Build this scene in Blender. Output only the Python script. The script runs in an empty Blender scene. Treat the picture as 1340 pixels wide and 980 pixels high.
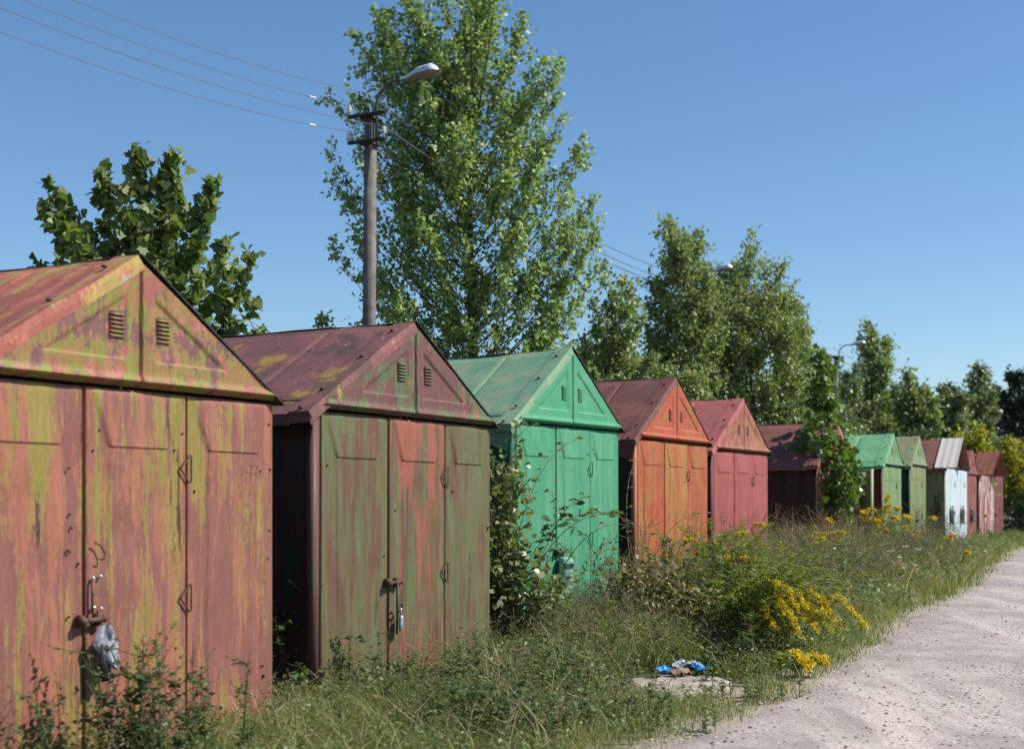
import bpy, math, random
import numpy as np
from mathutils import Vector, Matrix

R = math.radians
rng = np.random.default_rng(7)
S = bpy.context.scene
C = S.collection

# ------------------------------------------------------------------ camera, sky, sun, exposure
F_PX, CX, HY, CAM_H = 1861.0, 670.0, 659.0, 1.75
cd = bpy.data.cameras.new('camera'); cam = bpy.data.objects.new('camera', cd); C.objects.link(cam)
cam.location = (0, 0, CAM_H); cam.rotation_euler = (R(90), 0, 0)
cd.sensor_width = 36; cd.lens = 50; cd.shift_y = 169 / 1340
cd.clip_start = 0.1; cd.clip_end = 3000
cd.dof.use_dof = True; cd.dof.focus_distance = 16.0; cd.dof.aperture_fstop = 1.8
S.camera = cam

SUN_EL, SUN_AZ = R(45), R(92)          # azimuth from +Y towards +X
sun_dir = Vector((math.sin(SUN_AZ) * math.cos(SUN_EL), math.cos(SUN_AZ) * math.cos(SUN_EL), math.sin(SUN_EL)))
w = bpy.data.worlds.new('World'); S.world = w; w.use_nodes = True
nt = w.node_tree; nt.nodes.clear()
wo = nt.nodes.new('ShaderNodeOutputWorld'); bg = nt.nodes.new('ShaderNodeBackground')
sky = nt.nodes.new('ShaderNodeTexSky'); sky.sky_type = 'NISHITA'; sky.sun_disc = False
sky.sun_elevation = SUN_EL; sky.sun_rotation = SUN_AZ
sky.altitude = 0; sky.air_density = 1.0; sky.dust_density = 0.15; sky.ozone_density = 4.5
# a few faint fair-weather cloud puffs low over the horizon
tc = nt.nodes.new('ShaderNodeTexCoord'); mp = nt.nodes.new('ShaderNodeMapping'); mp.inputs['Scale'].default_value = (14, 14, 40)
nz = nt.nodes.new('ShaderNodeTexNoise'); nz.inputs['Scale'].default_value = 1.0; nz.inputs['Detail'].default_value = 5
cr = nt.nodes.new('ShaderNodeMapRange'); cr.inputs[1].default_value = .56; cr.inputs[2].default_value = .74
sx = nt.nodes.new('ShaderNodeSeparateXYZ')
zr = nt.nodes.new('ShaderNodeMapRange'); zr.inputs[1].default_value = .115; zr.inputs[2].default_value = .07
ml = nt.nodes.new('ShaderNodeMath'); ml.operation = 'MULTIPLY'
m2 = nt.nodes.new('ShaderNodeMath'); m2.operation = 'MULTIPLY'; m2.inputs[1].default_value = .55
mx = nt.nodes.new('ShaderNodeMix'); mx.data_type = 'RGBA'; mx.inputs[7].default_value = (6.2, 5.6, 6.2, 1)
L = nt.links.new
L(tc.outputs['Generated'], mp.inputs[0]); L(mp.outputs[0], nz.inputs['Vector']); L(nz.outputs['Fac'], cr.inputs[0])
L(tc.outputs['Generated'], sx.inputs[0]); L(sx.outputs[2], zr.inputs[0]); L(cr.outputs[0], ml.inputs[0]); L(zr.outputs[0], ml.inputs[1])
L(ml.outputs[0], m2.inputs[0]); L(m2.outputs[0], mx.inputs[0]); hs = nt.nodes.new('ShaderNodeHueSaturation'); hs.inputs['Saturation'].default_value = 1.10; L(sky.outputs[0], hs.inputs['Color']); L(hs.outputs[0], mx.inputs[6]); L(mx.outputs[2], bg.inputs[0])
bg.inputs[1].default_value = 0.086
L(bg.outputs[0], wo.inputs[0])
sl = bpy.data.lights.new('sun', 'SUN'); sl.energy = 4.4; sl.angle = R(.5); sl.color = (1, .95, .86)
so = bpy.data.objects.new('sun', sl); C.objects.link(so); so.rotation_euler = sun_dir.to_track_quat('Z', 'Y').to_euler()
S.view_settings.view_transform = 'Standard'; S.view_settings.look = 'None'
S.view_settings.exposure = 0.66; S.view_settings.gamma = 1; S.view_settings.use_curve_mapping = False

# ------------------------------------------------------------------ helpers
def at(px, py, Z):
    """world point at depth Z seen at photograph pixel (px, py)"""
    return np.array(((px - CX) / F_PX * Z, Z, CAM_H + (HY - py) / F_PX * Z))

def smooth(a, b, x):
    t = np.clip((np.asarray(x, float) - a) / (b - a), 0, 1); return t * t * (3 - 2 * t)

_tab = np.random.default_rng(99).random((256, 256))
def vnoise(x, y):
    """smooth value noise, 0..1"""
    x = np.asarray(x, float); y = np.asarray(y, float)
    xi = np.floor(x).astype(int); yi = np.floor(y).astype(int); fx = x - xi; fy = y - yi
    fx = fx * fx * (3 - 2 * fx); fy = fy * fy * (3 - 2 * fy)
    a = _tab[xi % 256, yi % 256]; b = _tab[(xi + 1) % 256, yi % 256]
    c = _tab[xi % 256, (yi + 1) % 256]; d = _tab[(xi + 1) % 256, (yi + 1) % 256]
    return (a * (1 - fx) + b * fx) * (1 - fy) + (c * (1 - fx) + d * fx) * fy
def fnoise(x, y, o=3):
    s = 0; amp = .5; tot = 0
    for k in range(o):
        s = s + amp * vnoise(x * 2 ** k + 17 * k, y * 2 ** k + 5 * k); tot += amp; amp *= .5
    return s / tot

def ground_z(x, y):
    return np.interp(y, [-50, 12, 20, 34, 46, 300], [0, 0, .17, .25, .32, .4])
ROAD_A, ROAD_B = -3.25, .425           # left road edge: x = A + B*y
def road_x(y):
    y = np.asarray(y, float)
    return ROAD_A + ROAD_B * y + np.interp(y, [9.4, 11.4, 20, 26, 36], [-.2, .2, .4, .45, .15]) + .22 * (fnoise(y * .55, y * 0 + 3.3) - .5) * 2 + .25 * (vnoise(y * 2.1, y * 0 + 8) - .5)

class MB:
    """collects vertices and faces, builds ONE mesh object"""
    def __init__(s): s.v = []; s.f = {}; s.n = 0; s.m = {}
    def add(s, V, F, m=0):
        V = np.asarray(V, float).reshape(-1, 3); F = np.asarray(F, int)
        s.v.append(V); s.f.setdefault(F.shape[1], []).append(F + s.n); s.m.setdefault(F.shape[1], []).append(np.full(len(F), m)); s.n += len(V)
        return s
    def box(s, lo, hi, m=0):
        x0, y0, z0 = lo; x1, y1, z1 = hi
        V = [(x0,y0,z0),(x1,y0,z0),(x1,y1,z0),(x0,y1,z0),(x0,y0,z1),(x1,y0,z1),(x1,y1,z1),(x0,y1,z1)]
        return s.add(V, [(3,2,1,0),(4,5,6,7),(0,1,5,4),(1,2,6,5),(2,3,7,6),(3,0,4,7)], m)
    def obox(s, c, ax, ay, az, m=0):
        c = np.asarray(c, float); V = []
        for k in (-1, 1):
            for i, j in ((-1,-1),(1,-1),(1,1),(-1,1)):
                V.append(c + i*np.asarray(ax) + j*np.asarray(ay) + k*np.asarray(az))
        return s.add(V, [(3,2,1,0),(4,5,6,7),(0,1,5,4),(1,2,6,5),(2,3,7,6),(3,0,4,7)], m)
    def tube(s, P, r, k=6, m=0, cap=True):
        P = np.asarray(P, float); n = len(P); r = np.broadcast_to(np.asarray(r, float), (n,))
        T = np.gradient(P, axis=0); T /= np.linalg.norm(T, axis=1)[:, None] + 1e-9
        up = np.where(np.abs(T[:, 2:3]) > .9, np.array([[1., 0, 0]]), np.array([[0, 0, 1.]]))
        A = np.cross(T, up); A /= np.linalg.norm(A, axis=1)[:, None] + 1e-9
        for i in range(1, n):
            a = A[i-1] - T[i] * np.dot(A[i-1], T[i]); l = np.linalg.norm(a)
            if l > 1e-6: A[i] = a / l
        B = np.cross(T, A)
        th = np.arange(k) * 2 * math.pi / k
        V = P[:, None] + r[:, None, None] * (np.cos(th)[None, :, None] * A[:, None] + np.sin(th)[None, :, None] * B[:, None])
        i = np.arange(n - 1)[:, None] * k; j = np.arange(k)[None]
        Fq = np.stack([i + j, i + (j + 1) % k, i + k + (j + 1) % k, i + k + j], -1).reshape(-1, 4)
        s.add(V.reshape(-1, 3), Fq, m)
        if cap and k >= 3:
            b = s.n - n * k
            s.f.setdefault(k, []).append(np.array([np.arange(k)[::-1] + b, np.arange(k) + b + (n - 1) * k]))
            s.m.setdefault(k, []).append(np.full(2, m))
        return s
    def grid(s, V, m=0, flip=False):
        """V: (a, b, 3) array of points"""
        a, b = V.shape[:2]
        i = np.arange(a - 1)[:, None] * b; j = np.arange(b - 1)[None]
        F = np.stack([i + j, i + j + 1, i + b + j + 1, i + b + j], -1).reshape(-1, 4)
        return s.add(V.reshape(-1, 3), F[:, ::-1] if flip else F, m)
    def sphere(s, c, r, k=8, m=0):
        a = np.linspace(.001, math.pi - .001, k // 2 + 2); b = np.linspace(0, 2 * math.pi, k + 1)
        r = np.broadcast_to(np.asarray(r, float), (3,))
        V = np.stack([r[0]*np.sin(a)[:, None]*np.cos(b), r[1]*np.sin(a)[:, None]*np.sin(b), r[2]*np.cos(a)[:, None]+0*b], -1) + np.asarray(c)
        return s.grid(V, m, True)
    def build(s, name, mats, parent=None, smooth_=False):
        me = bpy.data.meshes.new(name); V = np.concatenate(s.v)
        me.vertices.add(len(V)); me.vertices.foreach_set('co', V.astype(np.float32).ravel())
        loops = []; starts = []; mi = []; o = 0
        for k, fl in s.f.items():
            F = np.concatenate(fl); loops.append(F.ravel()); starts.append(o + np.arange(len(F)) * k); o += F.size; mi.append(np.concatenate(s.m[k]))
        loops = np.concatenate(loops); starts = np.concatenate(starts); mi = np.concatenate(mi)
        me.loops.add(len(loops)); me.loops.foreach_set('vertex_index', loops.astype(np.int32))
        me.polygons.add(len(starts)); me.polygons.foreach_set('loop_start', starts.astype(np.int32))
        me.update(calc_edges=True)
        if mi.max() > 0: me.polygons.foreach_set('material_index', mi.astype(np.int32))
        if smooth_: me.polygons.foreach_set('use_smooth', np.ones(len(starts), bool))
        for m in (mats if isinstance(mats, (list, tuple)) else [mats]): me.materials.append(m)
        me.validate()
        if smooth_: me.set_sharp_from_angle(angle=R(28))
        o = bpy.data.objects.new(name, me); C.objects.link(o)
        if parent is not None: o.parent = parent
        return o

def tag(o, label=None, cat=None, group=None, kind=None):
    if label: o['label'] = label
    if cat: o['category'] = cat
    if group: o['group'] = group
    if kind: o['kind'] = kind
    return o
def empty(name, loc=(0, 0, 0), rz=0.0):
    o = bpy.data.objects.new(name, None); C.objects.link(o); o.location = loc; o.rotation_euler = (0, 0, rz); o.empty_display_size = .2
    return o
def thing(name, label, cat, loc=(0, 0, 0), rz=0.0, group=None):
    return tag(empty(name, loc, rz), label, cat, group)

# ------------------------------------------------------------------ materials
def sr(r, g, b):
    f = lambda c: ((c / 255 + .055) / 1.055) ** 2.4 if c > 10 else c / 255 / 12.92
    return (f(r), f(g), f(b), 1)
def new_mat(name):
    m = bpy.data.materials.new(name); m.use_nodes = True; t = m.node_tree; t.nodes.clear()
    out = t.nodes.new('ShaderNodeOutputMaterial'); p = t.nodes.new('ShaderNodeBsdfPrincipled'); t.links.new(p.outputs[0], out.inputs[0])
    return m, t, p, out
def n_noise(t, vec, scale, detail=5, rough=.6, dist=0):
    n = t.nodes.new('ShaderNodeTexNoise'); n.inputs['Scale'].default_value = scale; n.inputs['Detail'].default_value = detail
    n.inputs['Roughness'].default_value = rough; n.inputs['Distortion'].default_value = dist
    if vec is not None: t.links.new(vec, n.inputs['Vector'])
    return n.outputs['Fac']
def n_map(t, fac, lo, hi, a=0, b=1):
    n = t.nodes.new('ShaderNodeMapRange'); n.interpolation_type = 'SMOOTHSTEP'
    for k, v in ((1, lo), (2, hi), (3, a), (4, b)): n.inputs[k].default_value = v
    t.links.new(fac, n.inputs[0]); return n.outputs[0]
def n_mix(t, fac, a, b, blend='MIX'):
    n = t.nodes.new('ShaderNodeMix'); n.data_type = 'RGBA'; n.blend_type = blend
    if isinstance(fac, (int, float)): n.inputs[0].default_value = fac
    else: t.links.new(fac, n.inputs[0])
    for k, v in ((6, a), (7, b)):
        if isinstance(v, tuple): n.inputs[k].default_value = v
        else: t.links.new(v, n.inputs[k])
    return n.outputs[2]
def n_vec(t, scale, loc=(0, 0, 0), rot=(0, 0, 0)):
    c = t.nodes.new('ShaderNodeTexCoord'); m = t.nodes.new('ShaderNodeMapping')
    m.inputs['Scale'].default_value = scale; m.inputs['Location'].default_value = loc; m.inputs['Rotation'].default_value = rot
    t.links.new(c.outputs['Object'], m.inputs[0]); return m.outputs[0]
def n_bump(t, h, p, strength=.3, dist=.01):
    b = t.nodes.new('ShaderNodeBump'); b.inputs['Strength'].default_value = strength; b.inputs['Distance'].default_value = dist
    t.links.new(h, b.inputs['Height']); t.links.new(b.outputs[0], p.inputs['Normal'])

def plain(name, col, rough=.5, metal=0, var=.25, scale=8, bump=0):
    m, t, p, o = new_mat(name)
    v = n_vec(t, (1, 1, 1), (random.Random(name).random() * 9, 3, 1))
    f = n_noise(t, v, scale, 5, .65)
    d = tuple(c * (1 - var) for c in col[:3]) + (1,); l = tuple(min(1, c * (1 + var)) for c in col[:3]) + (1,)
    t.links.new(n_mix(t, n_map(t, f, .3, .7), d, l), p.inputs['Base Color'])
    p.inputs['Roughness'].default_value = rough; p.inputs['Metallic'].default_value = metal
    if bump: n_bump(t, n_noise(t, v, scale * 6, 4), p, bump, .01)
    return m

def paint(name, base, layers=(), rough=.5, grime=.35, seed=0, speck=(.05, .03, .025, 1), scratch=.62, val=None, sat=.90):
    """old painted sheet metal: layers = (colour, (sx, sy, sz), lo, hi) worn-through patches and streaks"""
    if val is None: val = 1.12 if name.endswith('roof') else .66
    m, t, p, o = new_mat(name); r = random.Random(name + str(seed)); col = base
    def add(f, g, k):
        s_ = t.nodes.new('ShaderNodeMath'); s_.operation = 'MULTIPLY_ADD'; t.links.new(g, s_.inputs[0]); s_.inputs[1].default_value = k
        t.links.new(f, s_.inputs[2]); q = t.nodes.new('ShaderNodeMath'); q.operation = 'SUBTRACT'; t.links.new(s_.outputs[0], q.inputs[0]); q.inputs[1].default_value = k * .5
        return q.outputs[0]
    frag = n_noise(t, n_vec(t, (70, 70, 16), (r.uniform(0, 30), r.uniform(0, 30), 0)), 1.0, 6, .75)
    blot = n_noise(t, n_vec(t, (2.1, 2.1, .75), (r.uniform(0, 30), r.uniform(0, 30), 0)), 1.0, 3, .55)
    for c, sc, lo, hi in layers:
        v = n_vec(t, sc, (r.uniform(0, 30), r.uniform(0, 30), r.uniform(0, 30)))
        f = add(add(n_noise(t, v, 1.0, 8, .66, .25), frag, .30), blot, .42)
        md_ = (lo + hi) / 2; col = n_mix(t, n_map(t, f, md_ - (hi - lo) * .3, md_ + (hi - lo) * .3), col, c)
    v = n_vec(t, (26, 26, 2.2), (r.uniform(0, 30), r.uniform(0, 30), 0))
    f = n_noise(t, v, 1.0, 7, .72)
    col = n_mix(t, grime, col, n_mix(t, n_map(t, f, .25, .75), (.35, .3, .28, 1), (1.25, 1.25, 1.22, 1)), 'MULTIPLY')
    col = n_mix(t, grime * .9, col, n_mix(t, n_map(t, frag, .3, .7), (.62, .6, .58, 1), (1.22, 1.22, 1.2, 1)), 'MULTIPLY')
    v2 = n_vec(t, (1, 1, 1), (r.uniform(0, 30), r.uniform(0, 30), 4))
    f2 = n_noise(t, v2, 46, 3, .7)
    col = n_mix(t, n_map(t, f2, scratch + .06, scratch + .12, 0, .75), col, speck)
    hsv = t.nodes.new('ShaderNodeHueSaturation'); hsv.inputs['Saturation'].default_value = sat; hsv.inputs['Value'].default_value = val
    t.links.new(col, hsv.inputs['Color']); t.links.new(hsv.outputs[0], p.inputs['Base Color'])
    t.links.new(n_map(t, f, .3, .7, rough + .16, rough - .02), p.inputs['Roughness'])
    p.inputs['Specular IOR Level'].default_value = .10 if name.endswith('roof') else .26
    n_bump(t, n_noise(t, v2, 22, 5, .6), p, .10, .006)
    return m

def leaf_mat(name, cols, back=None, trans=.3, rough=.52, patch=None, spec=.4):
    """cols: colours spread over the leaves at random; patch=(colour, scale, lo, hi): shoots of another colour"""
    m, t, p, out = new_mat(name)
    g = t.nodes.new('ShaderNodeNewGeometry'); ra = t.nodes.new('ShaderNodeValToRGB'); ra.color_ramp.interpolation = 'LINEAR'
    e = ra.color_ramp.elements
    while len(e) < len(cols): e.new(.5)
    for i, c in enumerate(cols): e[i].position = i / max(1, len(cols) - 1); e[i].color = c
    t.links.new(g.outputs['Random Per Island'], ra.inputs[0]); col = ra.outputs[0]
    if patch:
        f = n_noise(t, n_vec(t, (1, 1, 1)), patch[1], 2, .5)
        col = n_mix(t, n_map(t, f, patch[2], patch[3], 0, .8), col, patch[0])
    front = col
    if back: col = n_mix(t, g.outputs['Backfacing'], col, n_mix(t, .6, col, back))
    t.links.new(col, p.inputs['Base Color']); p.inputs['Roughness'].default_value = rough; p.inputs['Specular IOR Level'].default_value = spec
    tr = t.nodes.new('ShaderNodeBsdfTranslucent'); t.links.new(n_mix(t, 1.0, front, (1.5, 1.6, .55, 1), 'MULTIPLY'), tr.inputs[0])
    mixs = t.nodes.new('ShaderNodeMixShader'); mixs.inputs[0].default_value = trans
    t.links.new(p.outputs[0], mixs.inputs[1]); t.links.new(tr.outputs[0], mixs.inputs[2]); t.links.new(mixs.outputs[0], out.inputs[0])
    return m

BARK = plain('bark', (.09, .075, .06, 1), .9, 0, .4, 14, .6)
BARK_PALE = plain('pale_bark', (.30, .29, .26, 1), .85, 0, .4, 10, .4)
STEM_G = plain('green_stem', (.09, .11, .035, 1), .7, 0, .3, 20)
STEM_B = plain('brown_stem', (.16, .115, .07, 1), .8, 0, .35, 20)
STEM_DRY = plain('dry_stem', (.36, .29, .17, 1), .8, 0, .25, 20)
IRON = plain('dark_iron', (.035, .03, .028, 1), .55, .5, .4, 30)
RUSTY = plain('rusty_iron', (.10, .055, .035, 1), .8, .2, .45, 30, .3)
STEEL = plain('bright_steel', (.62, .63, .66, 1), .32, .85, .12, 20)
RUBBER = plain('black_rubber', (.022, .024, .026, 1), .5, 0, .3, 20)
FELT = plain('roofing_felt', (.022, .021, .021, 1), .85, 0, .3, 12, .3)
SHADE_IN = plain('dark_interior', (.03, .026, .024, 1), .8, 0, .3, 6)
CONCRETE = plain('weathered_concrete', (.33, .28, .24, 1), .95, 0, .35, 7, .8)

# ------------------------------------------------------------------ ground and road
gm, t, p, _ = new_mat('verge_soil')
v = n_vec(t, (1, 1, 1))
a = n_mix(t, n_map(t, n_noise(t, v, .9, 6, .65), .38, .62), (.10, .085, .05, 1), (.075, .085, .03, 1))
a = n_mix(t, n_map(t, n_noise(t, v, 9, 5, .7), .45, .7), a, (.20, .165, .11, 1))
sp = t.nodes.new('ShaderNodeSeparateXYZ'); t.links.new(v, sp.inputs[0])
mm_ = t.nodes.new('ShaderNodeMath'); mm_.operation = 'MULTIPLY_ADD'; t.links.new(sp.outputs[1], mm_.inputs[0]); mm_.inputs[1].default_value = -ROAD_B; t.links.new(sp.outputs[0], mm_.inputs[2])
ma_ = t.nodes.new('ShaderNodeMath'); ma_.operation = 'MULTIPLY_ADD'; t.links.new(n_noise(t, v, 1.6, 6, .7), ma_.inputs[0]); ma_.inputs[1].default_value = 1.6; t.links.new(mm_.outputs[0], ma_.inputs[2])
a = n_mix(t, n_map(t, ma_.outputs[0], ROAD_A - .1, ROAD_A + .75), a, (.33, .27, .215, 1))
t.links.new(a, p.inputs['Base Color']); p.inputs['Roughness'].default_value = .95
n_bump(t, n_noise(t, v, 30, 5, .7), p, .7, .03)

ys = np.concatenate([np.linspace(-60, 4, 12), np.linspace(5, 70, 180), np.geomspace(72, 1500, 26)])
xs = np.concatenate([-np.geomspace(900, 16, 18), np.linspace(-14, 34, 140), np.geomspace(36, 900, 18)])
X, Y = np.meshgrid(xs, ys, indexing='ij')
Zg = ground_z(X, Y) + .05 * (fnoise(X * .9, Y * .9) - .5) * (X < road_x(Y) - .2)
mb = MB(); mb.grid(np.stack([X, Y, Zg], -1), 0, True); tag(mb.build('ground', gm, None, True), kind='structure')

rm, t, p, _ = new_mat('gravel_road')
v = n_vec(t, (1, 1, 1)); ang = math.atan(ROAD_B)
vr = n_vec(t, (1, .09, 1), (0, 0, 0), (0, 0, ang))
base = n_mix(t, n_map(t, n_noise(t, v, 1.3, 6, .7), .35, .65), (.285, .25, .228, 1), (.40, .355, .325, 1))
base = n_mix(t, n_map(t, n_noise(t, vr, .95, 5, .65, .3), .47, .60, 0, .85), base, (.50, .435, .39, 1))
base = n_mix(t, n_map(t, n_noise(t, v, .55, 7, .72, .6), .50, .66, 0, .6), base, (.25, .226, .218, 1))
fine = n_noise(t, v, 42, 6, .85)
base = n_mix(t, .75, base, n_mix(t, n_map(t, fine, .3, .7), (.38, .36, .36, 1), (1.5, 1.49, 1.47, 1)), 'MULTIPLY')
vo = t.nodes.new('ShaderNodeTexVoronoi'); vo.inputs['Scale'].default_value = 70; t.links.new(v, vo.inputs['Vector'])
dark = n_map(t, n_noise(t, v, 24, 4, .7), .56, .64, 0, .6)
base = n_mix(t, dark, base, (.15, .135, .13, 1))
t.links.new(base, p.inputs['Base Color']); p.inputs['Roughness'].default_value = .95; p.inputs['Specular IOR Level'].default_value = .2
hsum = t.nodes.new('ShaderNodeMath'); hsum.operation = 'ADD'; t.links.new(fine, hsum.inputs[0]); t.links.new(vo.outputs['Distance'], hsum.inputs[1])
n_bump(t, hsum.outputs[0], p, .3, .008)
yr = np.concatenate([np.linspace(-40, 5, 20), np.linspace(5.2, 75, 420), np.geomspace(76, 500, 30)])
k = np.linspace(0, 1, 34); W_ROAD = 7.5
XL = road_x(yr); Xr = XL[:, None] + W_ROAD * k[None]
Yr = yr[:, None] + 0 * Xr
side = np.minimum(k, 1 - k)[None]
Zr = ground_z(Xr, Yr) + .010 + .035 * smooth(0, .10, side) + .004 * (fnoise(Xr * .8, Yr * .5) - .5) * smooth(0, .06, side) \
     - .03 * np.exp(-((k[None] - .27) / .05) ** 2) - .03 * np.exp(-((k[None] - .58) / .05) ** 2)
Zr[:, 0] -= .06; Zr[:, -1] -= .06
mb = MB(); mb.grid(np.stack([Xr, Yr, Zr], -1), 0, True); tag(mb.build('gravel_road', rm, None, True), kind='structure')
def road_z(x, y): return float(ground_z(x, y)) + .04

# loose stones lying on the road
n = 15000
yy = 6 + 34 * rng.random(n) ** 1.6; kk = rng.random(n); xx = road_x(yy) - .25 + kk * 6
sz = .006 + .019 * rng.random(n) ** 2.2
ico = np.array([(0,0,1),(.9,0,.2),(.28,.85,.2),(-.72,.53,.2),(-.72,-.53,.2),(.28,-.85,.2)]) * np.array([1, 1, .7])
th = rng.random(n) * 6.28; c_, s_ = np.cos(th), np.sin(th)
jit = 1 + .35 * (rng.random((n, 6, 3)) - .5)
P = ico[None] * jit * sz[:, None, None]
P = np.stack([P[..., 0]*c_[:, None]-P[..., 1]*s_[:, None], P[..., 0]*s_[:, None]+P[..., 1]*c_[:, None], P[..., 2]], -1)
P += np.stack([xx, yy, ground_z(xx, yy) + .034 * smooth(.0, .7, xx - road_x(yy)) + .008], -1)[:, None]
F = np.array([(0,1,2),(0,2,3),(0,3,4),(0,4,5),(0,5,1)])
mb = MB(); mb.add(P.reshape(-1, 3), (F[None] + 6 * np.arange(n)[:, None, None]).reshape(-1, 3))
sm = leaf_mat('road_stone', [sr(58, 55, 55), sr(140, 130, 126), sr(188, 176, 170), sr(104, 94, 90)], trans=0, rough=.9)
tag(mb.build('loose_gravel', sm), 'loose grey and pinkish stones scattered over the gravel road', 'gravel', kind='stuff')

# ------------------------------------------------------------------ garages
def hfield(nx, nz, x0, x1, z0, z1, hfun, y0=0.0, extra_x=(), extra_z=()):
    """front sheet in local x/z with relief hfun(x, z) towards -y, edges rolled back"""
    xs = np.unique(np.concatenate([np.linspace(x0, x1, nx), [x0 + .006, x0 + .018, x1 - .006, x1 - .018], np.asarray(extra_x, float)]))
    zs = np.unique(np.concatenate([np.linspace(z0, z1, nz), [z1 - .005, z1 - .015, z1 - .03], np.asarray(extra_z, float)]))
    X, Z = np.meshgrid(xs, zs, indexing='ij')
    h = hfun(X, Z)
    e = np.minimum(X - x0, x1 - X); et = z1 - Z
    roll = .022 * (1 - np.sqrt(np.clip(1 - (1 - np.clip(e / .02, 0, 1)) ** 2, 0, 1))) + .03 * (1 - np.sqrt(np.clip(1 - (1 - np.clip(et / .03, 0, 1)) ** 2, 0, 1)))
    Yv = y0 - h + roll
    V = np.stack([X, Yv, Z], -1)
    # skirt to the back
    Vb = np.stack([np.pad(X, 1, 'edge'), np.full((X.shape[0] + 2, X.shape[1] + 2), y0 + .035), np.pad(Z, 1, 'edge')], -1)
    Vb[1:-1, 1:-1] = V
    return Vb

def relief_fun(x0, x1, ztop, seed, amp=1.0, tz=.38):
    wd = x1 - x0
    def f(X, Z):
        u = np.abs((X - x0) / wd - .5); d = ztop - Z
        hw = np.where(d < tz, .455 - (.455 - .30) * np.clip(d / tz, 0, 1), .30)
        inside = smooth(0, .024, (hw - u) * wd)
        wedge = np.where(d < tz, .005 + .016 * np.clip(d / tz, 0, 1), 0) * smooth(.0, .06, d)
        low = .011
        h = np.where(d < tz, wedge, .021 + (low - .021) * np.clip((d - tz) / .014, 0, 1))
        dent = (fnoise(X * 2.3 + seed, Z * 1.6 + seed * 3) - .5) * .036 + (fnoise(X * 9 + seed, Z * 5) - .5) * .004
        return amp * inside * h + dent * smooth(0, .12, np.minimum(X - x0, x1 - X))
    return f

def wire_handle(x, z, s=1.0):
    """triangular wire handle: apex to the left of the hinge seam"""
    P = np.array([(x + .015, -.036, z + .10), (x - .085, -.036, z + .005), (x + .0, -.036, z - .095), (x + .022, -.036, z - .085), (x + .022, -.036, z + .085), (x + .015, -.036, z + .10)])
    q = []
    for i in range(len(P) - 1):
        q += [P[i] + (P[i + 1] - P[i]) * t_ for t_ in (0, .08, .5, .92)]
    return MB().tube(np.array(q + [P[-1]]), .007 * s, 6)

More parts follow.
